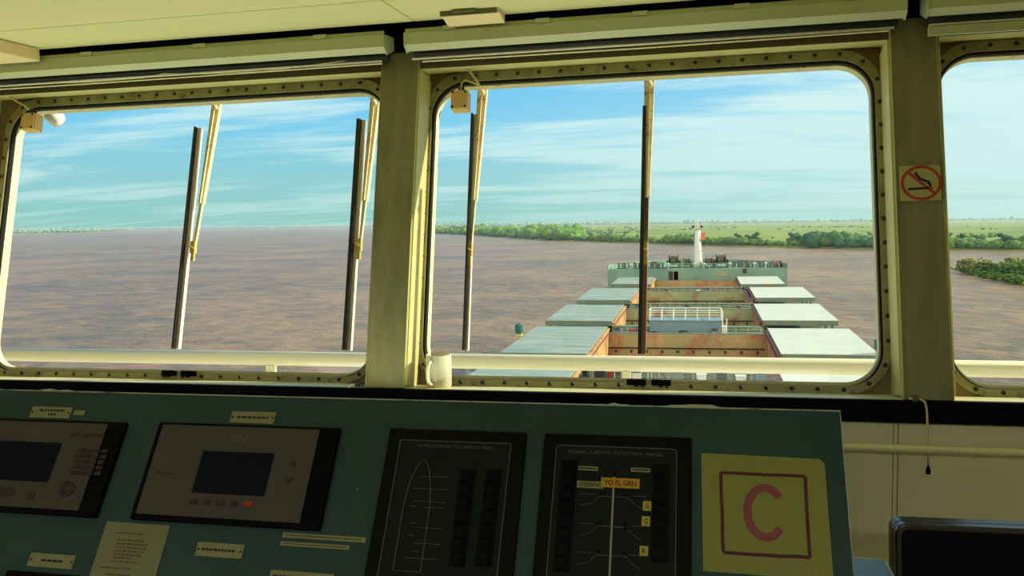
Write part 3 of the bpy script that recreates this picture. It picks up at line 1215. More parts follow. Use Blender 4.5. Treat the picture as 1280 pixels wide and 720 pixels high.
n1 = nav_panel('navigation_lights_panel', -0.586, -0.3175, 'black navigation lights panel with ship outline')
tl = cpx(503, 550)
tr = cpx(640, 556)
bm = NB()
box(bm, tl[0] - 0.002, tr[0] + 0.002, -0.42, tl[1], 0.008, 0.0088, CF)
obj('panel_field', bm, NAVG, n1)
bm = NB()
strip(bm, rrect(tl[0], tr[0], -0.41, tl[1] - 0.003, 0.003, 3), 0.0013, CF, 0.0089, 0.0096, True)
obj('border_line', bm, LINEW, n1)
a, b_ = cpx(523, 559), cpx(619, 563)
text('panel_title', 'NAVIGATION LIGHTS CONTROL PANEL', CF, (a[0] + b_[0]) / 2, (a[1] + b_[1]) / 2 + 0.001, 0.0062, LINEW, n1, 0.0092, width=b_[0] - a[0])
# ship outline
ap = cpx(532, 576)
bl = cpx(493, 714)
br = cpx(527, 717)
hw = (br[0] - bl[0]) / 2
cx0 = (br[0] + bl[0]) / 2
pts = [(cx0 + hw, bl[1])]
for k in range(0, 17):
    f_ = k / 16
    vv = bl[1] + (ap[1] - bl[1]) * (0.42 + 0.58 * f_)
    pts.append((cx0 + hw * (1 - f_ ** 2.3) ** 0.62, vv))
for k in range(15, -1, -1):
    f_ = k / 16
    vv = bl[1] + (ap[1] - bl[1]) * (0.42 + 0.58 * f_)
    pts.append((cx0 - hw * (1 - f_ ** 2.3) ** 0.62, vv))
pts.append((cx0 - hw, bl[1]))
bm = NB()
strip(bm, pts, 0.0013, CF, 0.0089, 0.0095, True)
obj('ship_outline', bm, LINEW, n1)
bm = NB()
for (xa, ya, xb) in ((527, 597, 562), (518, 612, 563), (518, 628, 560), (540, 636, 556), (524, 661, 556), (520, 680, 552), (505, 698, 551)):
    p = cpx(xa, ya)
    q = cpx(xb, ya + 1)
    strip(bm, [p, (q[0], p[1])], 0.0008, CF, 0.0089, 0.0094)
for (xa, ya) in ((513, 634), (533, 636), (514, 655), (512, 670), (517, 690)):
    p = cpx(xa, ya)
    strip(bm, [p, (p[0] + 0.012, p[1])], 0.001, CF, 0.0089, 0.0094)
obj('leader_lines', bm, LINEW, n1)
for xa, xb in ((586, 573), (618, 607)):
    p0 = cpx(xa, 597)
    for k in range(7):
        q = cpx(xa - (xa - xb) * k / 6.0, 597 + 17.3 * k)
        bm = NB()
        box(bm, p0[0] - 0.014, p0[0] + 0.014, q[1] - 0.012, q[1] + 0.012, 0.0085, 0.013, CF, bev=0.001)
        prism(bm, [(p0[0] - 0.008, q[1] - 0.009), (p0[0] + 0.008, q[1] - 0.009), (p0[0] + 0.008, q[1] + 0.009), (p0[0] - 0.008, q[1] + 0.009)], 0.013, 0.0165, CF, axis='z')
        box(bm, p0[0] + 0.002, p0[0] + 0.005, q[1] - 0.004, q[1] + 0.002, 0.0165, 0.0168, CF)
        obj('rocker_switch', bm, SWITCH, n1)

# signal lights panel
n2 = nav_panel('signal_lights_panel', -0.2845, -0.019, 'black signal lights panel with yellow tape labels')
tl = cpx(697, 557)
tr = cpx(846, 563)
bm = NB()
box(bm, tl[0] - 0.001, tr[0] + 0.001, -0.42, tl[1], 0.008, 0.0088, CF)
obj('panel_field', bm, NAVG, n2)
bm = NB()
strip(bm, rrect(tl[0], tr[0], -0.41, tl[1] - 0.002, 0.008, 5), 0.0013, CF, 0.0089, 0.0096, True)
obj('border_line', bm, LINEW, n2)
a, b_ = cpx(711, 566), cpx(831, 571)
text('panel_title', 'SIGNAL LIGHTS CONTROL PANEL', CF, (a[0] + b_[0]) / 2, (a[1] + b_[1]) / 2, 0.0062, LINEW, n2, 0.0092, width=b_[0] - a[0])
for xa, xb, n_, y0_ in ((712, 702, 8, 585), (827, 826, 7, 591)):
    p0 = cpx(xa, y0_)
    for k in range(n_):
        q = cpx(xa - (xa - xb) * k / 7.0, y0_ + 17.4 * k)
        bm = NB()
        box(bm, p0[0] - 0.014, p0[0] + 0.014, q[1] - 0.012, q[1] + 0.012, 0.0085, 0.013, CF, bev=0.001)
        box(bm, p0[0] - 0.008, p0[0] + 0.008, q[1] - 0.009, q[1] + 0.009, 0.013, 0.0165, CF)
        obj('rocker_switch', bm, SWITCH, n2)
p = cpx(768, 600)
bm = NB()
box(bm, p[0] - 0.0016, p[0] + 0.0016, -0.40, cpx(768, 598)[1], 0.0089, 0.0096, CF)
obj('mast_line', bm, mat('mast_line_pale', (150, 148, 112), 0.6), n2)
for (xa, xb, yy) in ((750, 786, 622), (748, 783, 659), (746, 783, 695)):
    q = cpx(xa, yy)
    q2 = cpx(xb, yy)
    bm = NB()
    strip(bm, [q, (q2[0], q[1])], 0.0011, CF, 0.0089, 0.0095)
    strip(bm, [q, (q[0] - 0.012, q[1] - 0.012), (q[0] - 0.032, q[1] - 0.018)], 0.0007, CF, 0.0089, 0.0093)
    strip(bm, [(q[0] - 0.034, q[1] + 0.003), (q[0] - 0.008, q[1] + 0.003)], 0.0007, CF, 0.0089, 0.0093)
    e = (q2[0], q[1])
    strip(bm, [e, (e[0] + 0.010, e[1] - 0.010), (e[0] + 0.026, e[1] - 0.020)], 0.0007, CF, 0.0089, 0.0093)
    strip(bm, [(e[0] + 0.008, e[1] + 0.003), (e[0] + 0.03, e[1] + 0.003)], 0.0007, CF, 0.0089, 0.0093)
    obj('crosstree_line', bm, LINEW, n2)
for (x, y) in ((769, 594), (752, 619), (783, 621), (750, 655), (782, 657), (782, 663), (748, 691), (781, 692)):
    q = cpx(x, y)
    bm = NB()
    lathe(bm, [(0.003, 0), (0.003, 0.0015), (0, 0.0018)], CF(q[0], q[1], 0.0088), 10, CF.z)
    obj('indicator_lamp', bm, BLACK, n2)


def tape(px0, px1, hh, m, s, mtxt, parent, w0=0.0090, name='tape_label', th=None, label=None):
    a = cpx(*px0)
    b_ = cpx(*px1)
    bm = NB()
    box(bm, a[0], b_[0], a[1] - hh / 2, a[1] + hh / 2, w0, w0 + 0.0008, CF)
    o = obj(name, bm, m, parent)
    if label:
        o['label'] = label
    if s:
        text('lettering', s, CF, (a[0] + b_[0]) / 2, a[1], th or hh * 0.55, mtxt, parent, w0 + 0.0012, width=(b_[0] - a[0]) * (0.84 if len(s) > 1 else 0.4), offset=0.012)
    return o


tape((722, 607), (755, 607), 0.0125, LABELC, 'STEERING', INK, n2, 0.0090)
tape((752, 605), (800, 605), 0.0175, ORANGE, 'YO FL GRN', INK, n2, 0.0106, label='orange tape label')
tape((804, 634), (814.5, 634), 0.0165, YELLOW, 'G', INK, n2, label='yellow square label')
tape((802.5, 653), (813, 653), 0.0165, YELLOW, 'G', INK, n2, label='yellow square label')
tape((800, 690), (810.5, 690), 0.0165, YELLOW, 'R', INK, n2, label='yellow square label')
text('lettering', 'K', CF, *cpx(803.5, 607), 0.009, INK, n2, 0.0092)
for xa, xb, yy in ((724, 748, 587), (789, 813, 589)):
    o = tape((xa, yy), (xb, yy), 0.0075, LABELC, None, None, n2)
    a, b_ = cpx(xa + 2, yy), cpx(xb - 2, yy)
    bm = NB()
    strip(bm, [a, (b_[0], a[1])], 0.0022, CF, 0.0098, 0.0102)
    obj('faded_print', bm, INK, n2)


# engraved name plates on the console (their print is too small to read)
def plate(pts, rows, screws=True):
    bm = NB()
    l, r, b, t_ = rect_px(bm, CF, pts, 0.0, 0.0016)
    o = obj('name_plate', bm, LABELC, con)
    if screws:
        for x in (l + 0.0045, r - 0.0045):
            bm = NB()
            lathe(bm, [(0.0022, 0), (0.0022, 0.001), (0, 0.0012)], CF(x, (b + t_) / 2, 0.0016), 8, CF.z)
            obj('screw', bm, BOXD, o)
    for (f0, f1, fv) in rows:
        bm = NB()
        ua_ = l + (r - l) * f0
        ub_ = l + (r - l) * f1
        vv = b + (t_ - b) * fv
        x = ua_
        while x < ub_ - 0.002:
            ww = random.uniform(0.004, 0.012)
            strip(bm, [(x, vv), (min(x + ww, ub_), vv)], (t_ - b) * 0.16, CF, 0.0016, 0.0020)
            x += ww + 0.0016
        obj('faded_print', bm, INK, o)
    return o


plate([(41, 508), (91, 509), (86, 523), (36, 522)], [(0.2, 0.85, 0.68), (0.45, 0.65, 0.32)])
plate([(93, 513), (107, 513), (105, 519), (91, 519)], [], False)
plate([(290, 514), (345, 515), (342, 530), (287, 528)], [(0.14, 0.88, 0.5)])
plate([(39, 691), (94, 694), (90, 711), (33, 708)], [(0.28, 0.75, 0.5)])
plate([(248, 677), (305, 681), (302, 699), (243, 694)], [(0.12, 0.86, 0.5)])
plate([(353, 666), (457, 671), (457, 677), (353, 673)], [(0.04, 0.97, 0.5)], False)
plate([(351, 677), (437, 681), (436, 687), (350, 682)], [(0.04, 0.95, 0.5)], False)
plate([(340, 713), (420, 717), (412, 735), (333, 731)], [(0.05, 0.9, 0.6)], False)
# black unit peeping in at the bottom left
bm = NB()
a, b_ = cpx(12, 713), cpx(105, 718)
box(bm, a[0], b_[0], a[1] - 0.12, a[1], -0.01, 0.008, CF, bev=0.003)
obj('lower_switch_unit', bm, UNITB, con)

# typed instruction sheet, taped on
t = thing('instruction_sheet', 'cream typed instruction sheet stuck on console below the first display unit', 'paper', CF(-1.05, -0.42, 0.001))
bm = NB()
pp = [cpx(136, 652), cpx(215, 657)]
v0 = (pp[0][1] + pp[1][1]) / 2
box(bm, pp[0][0] - 0.003, pp[1][0] - 0.003, v0 - 0.20, v0, 0.0006, 0.0014, CF)
obj('sheet', bm, PAPERW, t)
L0 = pp[0][0]
bm = NB()
rows = [(0.16, 0.55, 0.020), (0.24, 0.58, 0.033), (0.24, 0.70, 0.040), (0.24, 0.69, 0.0465), (0.24, 0.69, 0.0535), (0.25, 0.66, 0.060), (0.25, 0.52, 0.066), (0.22, 0.62, 0.073),
        (0.10, 0.50, 0.085), (0.22, 0.52, 0.097), (0.22, 0.85, 0.1045), (0.22, 0.7, 0.112), (0.22, 0.8, 0.12)]
Wd = pp[1][0] - pp[0][0]
for f0, f1, dv_ in rows:
    x = L0 + Wd * f0
    while x < L0 + Wd * f1:
        ww = random.uniform(0.004, 0.011)
        strip(bm, [(x, v0 - dv_), (x + ww, v0 - dv_)], 0.0026, CF, 0.0014, 0.0018)
        x += ww + 0.0018
obj('typed_lines', bm, mat('typed_ink', (84, 76, 48), 0.7), t)

# C notice
t = thing('letter_notice', 'yellow sheet with red letter C in a dark red frame, on the console right end', 'notice', CF(0.1, -0.27, 0.001))
bm = NB()
prism(bm, [(-0.0025, -0.0685), (0.195, -0.0715), (0.203, -0.079), (0.2035, -0.272), (0.0, -0.270)], 0.0006, 0.0016, CF, axis='z')
obj('sheet', bm, PAPERY, t)
bm = NB()
fp = [CF.hit(901, 591, 0.001), CF.hit(1006, 595.5, 0.001), CF.hit(1012, 697, 0.001), CF.hit(904, 691, 0.001)]
fr_pts = []
for i in range(4):
    a, b_ = fp[i], fp[(i + 1) % 4]
    for k in range(6):
        f_ = k / 6
        fr_pts.append((a[0] + (b_[0] - a[0]) * f_ + random.uniform(-0.0006, 0.0006), a[1] + (b_[1] - a[1]) * f_ + random.uniform(-0.0006, 0.0006)))
for i in range(4):
    seg = fr_pts[i * 6:(i + 1) * 6] + [fr_pts[((i + 1) * 6) % 24]]
    strip(bm, seg, 0.0055, CF, 0.0016, 0.0021 + i * 0.00005)
obj('drawn_frame', bm, CDARK, t)
bm = NB()
c0 = CF.hit(957, 640, 0.001)
ct = CF.hit(955, 605, 0.001)[1]
cb = CF.hit(958, 677, 0.001)[1]
lx = CF.hit(929, 640, 0.001)[0]
ro_v, ro_u = (ct - cb) / 2, 0.036
cc = (lx + ro_u, (ct + cb) / 2)
th = 0.0135
A, B = [], []
for k in range(33):
    a = math.radians(38 + 284 * k / 32)
    A.append((cc[0] + ro_u * math.cos(a), cc[1] + ro_v * math.sin(a)))
    B.append((cc[0] + (ro_u - th) * math.cos(a), cc[1] + (ro_v - th) * math.sin(a)))
VA = [bm.verts.new(CF(p[0], p[1], 0.0022)) for p in A]
VBB = [bm.verts.new(CF(p[0], p[1], 0.0022)) for p in B]
for k in range(32):
    bm.faces.new((VA[k], VA[k + 1], VBB[k + 1], VBB[k]))
obj('letter_c', bm, CRED, t)

# ================================================================== MONITOR + SIDE DESK + STEEL BOX
t = thing('side_desk', 'grey side desk at the console right end, carrying the black monitor', 'desk', (0.75, 1.75, 0.0))
bm = NB()
box(bm, 0.34, 1.25, 1.45, 2.15, 0.70, 0.73, bev=0.004)
obj('desk_top', bm, CONS, t)
for x in (0.38, 1.21):
    for y in (1.50, 2.10):
        bm = NB()
        box(bm, x - 0.02, x + 0.02, y - 0.02, y + 0.02, 0, 0.70)
        obj('leg', bm, CONS, t)
t = thing('computer_monitor', 'black monitor with rounded glossy corner at the bottom right', 'monitor', (0.60, 1.62, 0.73))
MF = Fr((0.0, 1.58, 0.73), (1, 0.03, 0), (0, 0.12, 0.9928), (0, -0.9928, 0.12))
bm = NB()
ringsolid(bm, rrect(0.338, 0.85, 0.06, 0.340, 0.018, 6), rrect(0.350, 0.838, 0.075, 0.328, 0.010, 6), 0.0, 0.028, MF)
prism(bm, rrect(0.338, 0.85, 0.06, 0.340, 0.018, 6), -0.035, 0.0, MF, axis='z')
o = obj('housing', bm, MONB, t)
mod = o.modifiers.new('bevel', 'BEVEL')
mod.width = 0.004
mod.segments = 3
mod.limit_method = 'ANGLE'
bm = NB()
prism(bm, rrect(0.351, 0.837, 0.076, 0.327, 0.010, 6), 0.0005, 0.020, MF, axis='z')
obj('screen', bm, MONS, t)
bm = NB()
box(bm, 0.52, 0.68, 1.56, 1.76, 0.731, 0.745, bev=0.004)
box(bm, 0.57, 0.63, 1.62, 1.66, 0.74, 0.95)
obj('stand', bm, MONB, t)
t = thing('equipment_box', 'steel blue metal box top beside the console right edge', 'metal box', (0.29, 1.7, 0))
bm = NB()
prism(bm, [(0.246, 0.0), (0.330, 0.0), (0.330, 0.985), (0.3215, 1.0015), (0.246, 1.004)], -1.602, -1.30, Fr((0, 0, 0), (0, -1, 0), (1, 0, 0), (0, 0, 1)))
obj('casing', bm, STEELB, t)
bm = NB()
tube(bm, [(0.247, 1.601, 1.0045), (0.3212, 1.601, 1.002), (0.3215, 1.301, 1.002)], 0.0014, 6)
obj('edge_trim', bm, ROD, t)

# unseen ceiling lamps added behind the viewer to brighten the room
for (x, y) in ((-2.2, -0.9), (0.2, -0.9), (2.6, -0.9)):
    t = thing('added_ceiling_lamp', 'added flush ceiling lamp behind the viewer, out of view', 'lamp', (x, y, 2.15), 'added lamps in the wheelhouse ceiling')
    bm = NB()
    box(bm, x - 0.62, x + 0.62, y - 0.16, y + 0.16, 2.168, 2.199)
    obj('tray', bm, LAMPW, t)
    area_light('added_lamp_light', (x, y, 2.163), (0, 0, 0), 1.2, 0.28, 15, (1.0, 1.0, 0.94))
for k, (xa, xb) in enumerate(((-4.6, -3.1), (-3.0, -1.5), (-1.4, 0.15))):  # hidden lamps added to brighten the front ceiling and window wall
    t = thing('added_strip_lamp', 'added strip lamp hidden under the window sill behind the console', 'lamp', ((xa + xb) / 2, 2.15, 1.03), 'added strip lamps under the window sill')
    bm = NB()
    prism(bm, [(2.105, 1.062), (2.115, 1.035), (2.185, 1.035), (2.195, 1.10), (2.19, 1.10), (2.18, 1.040), (2.12, 1.040), (2.11, 1.062)], xa, xb)
    obj('housing', bm, LAMPW, t)
    bm = NB()
    for x in (xa + 0.1, xb - 0.1):
        box(bm, x - 0.01, x + 0.01, 2.15, 2.30, 1.02, 1.035)
    obj('bracket', bm, LAMPW, t)
    area_light('added_lamp_light', ((xa + xb) / 2, 2.15, 1.055), (math.pi, 0, 0), xb - xa - 0.04, 0.06, 6.5, (0.98, 1.0, 0.74))

# ================================================================== SHIP
ZC = -11.85          # top of the hatch covers
ZD = -14.1           # main deck
XC = -1.2
holds = [(44.0, 65.0), (79.4, 95.7), (102.4, 118.9), (125.5, 143.6), (149.6, 164.6)]
HX = [(-10.3, 6.7)] * 4 + [(-8.8, 6.2)]
hull_half = 17.6


def halfw(y):
    if y < 140:
        return hull_half
    f_ = (y - 140) / 45.0
    return hull_half * max(0.02, (1 - f_ ** 2.6)) ** 0.55 if f_ < 1 else 0.3


ship = thing('cargo_ship_hull', 'long green decked bulk carrier hull stretching ahead of the windows', 'ship hull', (XC, 90, -27))
bm = NB()
YA = 20.0
strips = [YA] + [v for h in holds for v in h] + [167.5]
for k in range(0, len(strips) - 1, 2):
    ya, yb = strips[k], strips[k + 1]
    box(bm, XC - hull_half, XC + hull_half, ya, min(yb, 167.5), ZD - 0.05, ZD)
for k, (ya, yb) in enumerate(holds):
    box(bm, XC - hull_half, HX[k][0] - 0.3, ya, yb, ZD - 0.05, ZD)
    box(bm, HX[k][1] + 0.3, XC + hull_half, ya, yb, ZD - 0.05, ZD)
obj('main_deck', bm, DECKM, ship)
bm = NB()
yy = [YA + (167.5 - YA) * k / 20 for k in range(21)] + [167.5 + 17 * k / 14 for k in range(1, 15)]
prof = []
for y in yy:
    h = halfw(y)
    top_z = ZD if y <= 167.5 else ZD + 3.1
    prof.append((y, h, top_z))
for s in (-1, 1):
    prev = None
    for y, h, tz in prof:
        a = bm.verts.new((XC + s * h, y, tz))
        fl = 1.0 if y < 150 else max(0.1, 1 - (y - 150) / 38)
        b_ = bm.verts.new((XC + s * h * fl, y, -30))
        if prev:
            bm.faces.new((prev[0], a, b_, prev[1]))
        prev = (a, b_)
obj('hull_plating', bm, HULLM, ship)

# forecastle
fc = thing('forecastle', 'raised teal forecastle block at the bow behind the last hatch', 'forecastle', (XC, 175, ZD))
ZF = -10.55
bm = NB()
loop = [(XC - halfw(y), y) for y in [168, 170, 173, 176, 179, 181.5, 183.5, 184.6]] + [(XC + halfw(y), y) for y in [184.6, 183.5, 181.5, 179, 176, 173, 170, 168]]
W168 = 16.9
loop = [(XC + (x - XC) * W168 / halfw(168), y) for x, y in loop]
prism(bm, loop, ZD, ZF, I3, axis='z')
obj('deck_block', bm, TEAL, fc)
bm = NB()
ol = loop
for i in range(len(ol) - 1):
    a, b_ = Vector((*ol[i], ZF)), Vector((*ol[i + 1], ZF))
    hA = 0.85
    vs = [bm.verts.new(a), bm.verts.new(b_), bm.verts.new(b_ + Vector((0, 0, hA))), bm.verts.new(a + Vector((0, 0, hA)))]
    bm.faces.new(vs)
    ins = (Vector((XC, 172, ZF)) - a).normalized() * 0.12
    vs2 = [bm.verts.new(v.co + ins) for v in vs]
    bm.faces.new(vs2[::-1])
    bm.faces.new((vs[2], vs[3], vs2[3], vs2[2]))
obj('bulwark', bm, TEAL, fc)
for x0 in (-6.3, -5.3):
    bm = NB()
    box(bm, x0, x0 + 0.8, 167.9, 168.0, ZF - 2.4, ZF - 0.5)
    obj('doorway', bm, BLACK if x0 > -6 else GEAR, fc)
bm = NB()
box(bm, 2.6, 4.9, 167.9, 168.0, ZF - 1.5, ZF - 0.4)
obj('painted_panel', bm, mat('faded_panel', (146, 150, 120), 0.6), fc)
bm = NB()
box(bm, 7.6, 8.3, 167.8, 168.0, ZF - 0.9, ZF - 0.1)
obj('vent_opening', bm, GEAR, fc)


def railing(name, lab, cat, p0, p1, h, n, m, group=None, r=0.035, mids=2):
    p0, p1 = Vector(p0), Vector(p1)
    t = thing(name, lab, cat, (p0 + p1) / 2, group)
    b = NB()
    tube(b, [p0 + Vector((0, 0, h)), p1 + Vector((0, 0, h))], r, 6)
    obj('top_rail', b, m, t)
    b = NB()
    for k in range(mids):
        z = h * (k + 1) / (mids + 1)
        tube(b, [p0 + Vector((0, 0, z)), p1 + Vector((0, 0, z))], r * 0.7, 5)
    obj('mid_rails', b, m, t)
    for k in range(n + 1):
        q = p0.lerp(p1, k / n)
        b = NB()
        tube(b, [q, q + Vector((0, 0, h))], r, 6)
        obj('stanchion', b, m, t)
    return t


names = ['nearest', 'second', 'third', 'fourth', 'farthest']
RX = [(6.0, 14.5), (6.9, 15.25), (6.8, 15.2), (7.5, 15.75), (6.35, 13.6)]
LX = [(-18.8, -10.4), (-18.75, -10.5), (-18.6, -10.5), (-18.1, -10.2), (-15.6, -8.85)]
LY = [(54, 72.6), (78.2, 96.4), (101.2, 118.3), (124.3, 143.0), (150.1, 164.6)]
RY = [(54, 73.8), (79.4, 95.8), (102.4, 119.4), (127.3, 143.3), (149.1, 164.6)]
for k, (ya, yb) in enumerate(holds):
    x0, x1 = HX[k]
    t = thing('hatch_coaming', 'rust streaked steel coaming of the %s open cargo hold' % names[k], 'hatch coaming', ((x0 + x1) / 2, ya, ZD))
    bm = NB()
    zt = ZC - 0.75
    zb = -24.0
    box(bm, x0 - 0.3, x1 + 0.3, yb, yb + 0.3, zb, zt)
    box(bm, x0 - 0.3, x1 + 0.3, ya - 0.3, ya, zb, zt)
    hm = HOLD if k in (1, 0, 4) else HOLDG
    obj('end_plates', bm, hm, t)
    bm = NB()
    box(bm, x0 - 0.3, x0, ya, yb, zb, zt)
    box(bm, x1, x1 + 0.3, ya, yb, zb, zt)
    obj('side_plates', bm, OCHRE, t)
    bm = NB()
    box(bm, x0 - 0.45, x0 + 0.05, ya - 0.5, yb + 0.5, zt, zt + 0.12)
    box(bm, x1 - 0.05, x1 + 0.45, ya - 0.5, yb + 0.5, zt, zt + 0.12)
    obj('cover_track', bm, MAROON, t)
    bm = NB()
    box(bm, x0 - 0.4, x1 + 0.4, yb + 0.05, yb + 0.45, zt, zt + 0.10)
    box(bm, x0 - 0.4, x1 + 0.4, ya - 0.45, ya - 0.05, zt, zt + 0.10)
    obj('coaming_lip', bm, COVS, t)
    bm = NB()
    box(bm, x0, x1, ya, yb, zb - 0.2, zb)
    obj('hold_bottom', bm, HOLD, t)
    # brackets and pockets row along the far wall
    bm = NB()
    for q in range(10):
        xx = x0 + 0.8 + (x1 - x0 - 1.6) * q / 9
        box(bm, xx - 0.13, xx + 0.13, yb - 0.05, yb + 0.01, zt - 2.1, zt - 1.8)
    box(bm, x0, x1, yb - 0.12, yb, zt - 1.62, zt - 1.54)
    obj('wall_pockets', bm, GEAR, t)
    # stays on the aft and forward faces
    bm = NB()
    for q in range(14):
        xx = x0 + (x1 - x0) * q / 13
        prism(bm, [(ya - 0.3, zt - 0.1), (ya - 0.62, zt - 0.1), (ya - 0.8, ZD), (ya - 0.3, ZD)], xx - 0.04, xx + 0.04)
    obj('coaming_stays', bm, COVS, t)
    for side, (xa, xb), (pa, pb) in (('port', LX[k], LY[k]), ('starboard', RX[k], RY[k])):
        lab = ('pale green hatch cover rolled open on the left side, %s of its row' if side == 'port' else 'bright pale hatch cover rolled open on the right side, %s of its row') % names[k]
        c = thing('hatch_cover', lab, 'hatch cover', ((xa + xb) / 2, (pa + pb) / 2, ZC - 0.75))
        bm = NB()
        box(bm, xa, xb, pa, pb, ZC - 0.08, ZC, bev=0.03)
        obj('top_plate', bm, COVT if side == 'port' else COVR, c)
        bm = NB()
        box(bm, xa + 0.04, xb - 0.04, pa + 0.04, pb - 0.04, ZC - 0.62, ZC - 0.08)
        obj('side_skirt', bm, COVS, c)
        # inner edge channel
        xe = xb if side == 'port' else xa
        sg = 1 if side == 'port' else -1
        bm = NB()
        box(bm, min(xe, xe + sg * 0.28), max(xe, xe + sg * 0.28), pa + 0.1, pb - 0.1, ZC - 0.36, ZC - 0.18)
        box(bm, min(xe, xe + sg * 0.16), max(xe, xe + sg * 0.16), pa + 0.1, pb - 0.1, ZC - 0.72, ZC - 0.56)
        obj('seal_channel', bm, OCHRE if side == 'port' else MAROON, c)  # sun and shade put into the colour: port side lit, starboard dark
        for q in range(6):
            yw = pa + 1.0 + (pb - pa - 2.0) * q / 5
            bm = NB()
            lathe(bm, [(0.16, -0.06), (0.16, 0.06)], (xe + sg * 0.1, yw, ZC - 0.62 + 0.03), 10, Vector((1, 0, 0)))
            obj('wheel', bm, GEAR, c)
    # posts that carry the covers outboard
    for s, (xa, xb), (pa, pb) in ((-1, LX[k], LY[k]), (1, RX[k], RY[k])):
        bm = NB()
        for q in range(4):
            yy_ = pa + 0.6 + (pb - pa - 1.2) * q / 3
            for xx in (xa + 0.6, xb - 0.6):
                if (s < 0 and xx < x0 - 0.4) or (s > 0 and xx > x1 + 0.4):
                    box(bm, xx - 0.12, xx + 0.12, yy_ - 0.12, yy_ + 0.12, ZD, ZC - 0.62)
        obj('cover_support', bm, COVS, t)

# cross deck fittings between the holds
gaps = [(73.9, 79.0), (96.2, 101.9), (119.4, 125.0), (144.1, 149.1)]
gl = ['nearest', 'second', 'third', 'farthest']
for k, (ya, yb) in enumerate(gaps):
    x0, x1 = HX[k]
    m_ = (ya + yb) / 2
    railing('deck_railing', 'low green pipe railing across the %s cross deck' % gl[k], 'railing', (x0 + 0.5, m_ - 0.9, ZD), (x1 - 0.3, m_ - 0.9, ZD), 2.05, 12, SRAIL, r=0.045)
    bm = NB()
    for q in range(3):
        tube(bm, [(x0, m_ + 0.5 + 0.4 * q, ZD + 0.9 + 0.2 * q), (x1, m_ + 0.5 + 0.4 * q, ZD + 0.9 + 0.2 * q)], 0.11, 8)
    tag(obj('deck_pipes', bm, COVS), 'run of parallel pipes across the %s cross deck' % gl[k], 'pipes')
    rr = random.Random(k)
    for q in range(5):
        xx = x0 + 1.2 + (x1 - x0 - 3) * q / 4 + rr.uniform(-0.4, 0.4)
        t = thing('deck_locker', 'small deck locker with domed lid on the %s cross deck' % gl[k], 'locker', (xx, m_ - 1.6, ZD), 'lockers on the %s cross deck' % gl[k])
        hh = rr.uniform(1.2, 1.9)
        bm = NB()
        box(bm, xx - 0.45, xx + 0.45, m_ - 2.0, m_ - 1.3, ZD, ZD + hh, bev=0.04)
        obj('cabinet', bm, [GEAR, BLUEG, COVS, GEAR, BLUEG][(q + k) % 5], t)
        bm = NB()
        lathe(bm, [(0.5, 0), (0.45, 0.12), (0.2, 0.2), (0, 0.22)], (xx, m_ - 1.65, ZD + hh), 12)
        obj('lid', bm, GEAR, t)
# extra bright fittings in the nearest cross deck
for (px, py, lab, cat, nm, m_) in ((699, 463, 'red fire hose cabinet on the nearest cross deck', 'cabinet', 'hose_cabinet', REDP),):
    pass


def at_y(px, py, Y):
    d = CAM @ Vector((px - 640, 360 - py, -F))
    return EYE + d * (Y / d.y)


def small_box(name, lab, cat, px, py, Y, w_, h_, m_, group=None):
    p = at_y(px, py, Y)
    t = thing(name, lab, cat, (p.x, p.y, p.z - h_), group)
    b = NB()
    box(b, p.x - w_ / 2, p.x + w_ / 2, p.y - 0.3, p.y + 0.3, ZD, p.z, bev=0.03)
    obj('body', b, m_, t)
    b = NB()
    box(b, p.x - w_ / 2 - 0.05, p.x + w_ / 2 + 0.05, p.y - 0.36, p.y + 0.36, p.z, p.z + 0.06)
    obj('lid', b, m_, t)
    return t


small_box('hose_cabinet', 'red fire hose cabinet on the nearest cross deck, just under the outside rail', 'cabinet', 764, 459, 75.5, 0.55, 1.0, REDP)
small_box('vent_box', 'white topped vent box on the nearest cross deck, middle', 'vent', 796, 467, 74.6, 0.75, 0.8, WHITEP)
small_box('vent_box', 'white topped vent box on the nearest cross deck, right of the post', 'vent', 877, 468, 74.6, 0.8, 0.8, WHITEP)
small_box('vent_box', 'white topped vent box on the nearest cross deck, farthest right', 'vent', 926, 470, 74.6, 0.8, 0.8, WHITEP)
railing('deck_railing', 'pale pipe railing in front of the nearest cross deck lockers', 'railing', (-9.5, 74.6, ZD), (6.0, 74.6, ZD), 1.95, 16, SRAIL, r=0.05)
small_box('signal_post_box', 'white capped fitting on the far cross deck, between the hatch rows', 'fitting', 873, 363, 147.0, 0.6, 1.0, WHITEP)
small_box('vent_box', 'slim white vent post right of the blue platform', 'vent', 905, 408, 99.0, 0.55, 1.6, WHITEP)
small_box('hose_cabinet', 'dark red hose cabinet left of the blue platform', 'cabinet', 792, 412, 98.5, 0.8, 1.0, REDP)

# blue grey platform house with white rail on the second cross deck
t = thing('deck_platform', 'blue grey deck house topped by a white railing, amid the cross deck', 'deck house', (-2.0, 98.5, ZD))
A = at_y(812, 401, 98.0)
B = at_y(902, 401, 98.0)
zt_ = A.z
bm = NB()
box(bm, A.x, B.x, 98.0, 100.6, ZD, zt_, bev=0.04)
obj('house', bm, BLUEG, t)
bm = NB()
box(bm, A.x - 0.05, B.x + 0.05, 97.9, 100.7, zt_, zt_ + 0.07)
obj('roof_edge', bm, BLUEG, t)
hr = at_y(812, 388, 98.0).z - zt_
bm = NB()
for yv in (98.0, 100.6):
    tube(bm, [(A.x, yv, zt_ + hr), (B.x, yv, zt_ + hr)], 0.05, 6)
    tube(bm, [(A.x, yv, zt_ + hr * 0.55), (B.x, yv, zt_ + hr * 0.55)], 0.035, 6)
for xv in (A.x, B.x):
    tube(bm, [(xv, 98.0, zt_ + hr), (xv, 100.6, zt_ + hr)], 0.05, 6)
obj('guard_rail', bm, SRAILW, t)
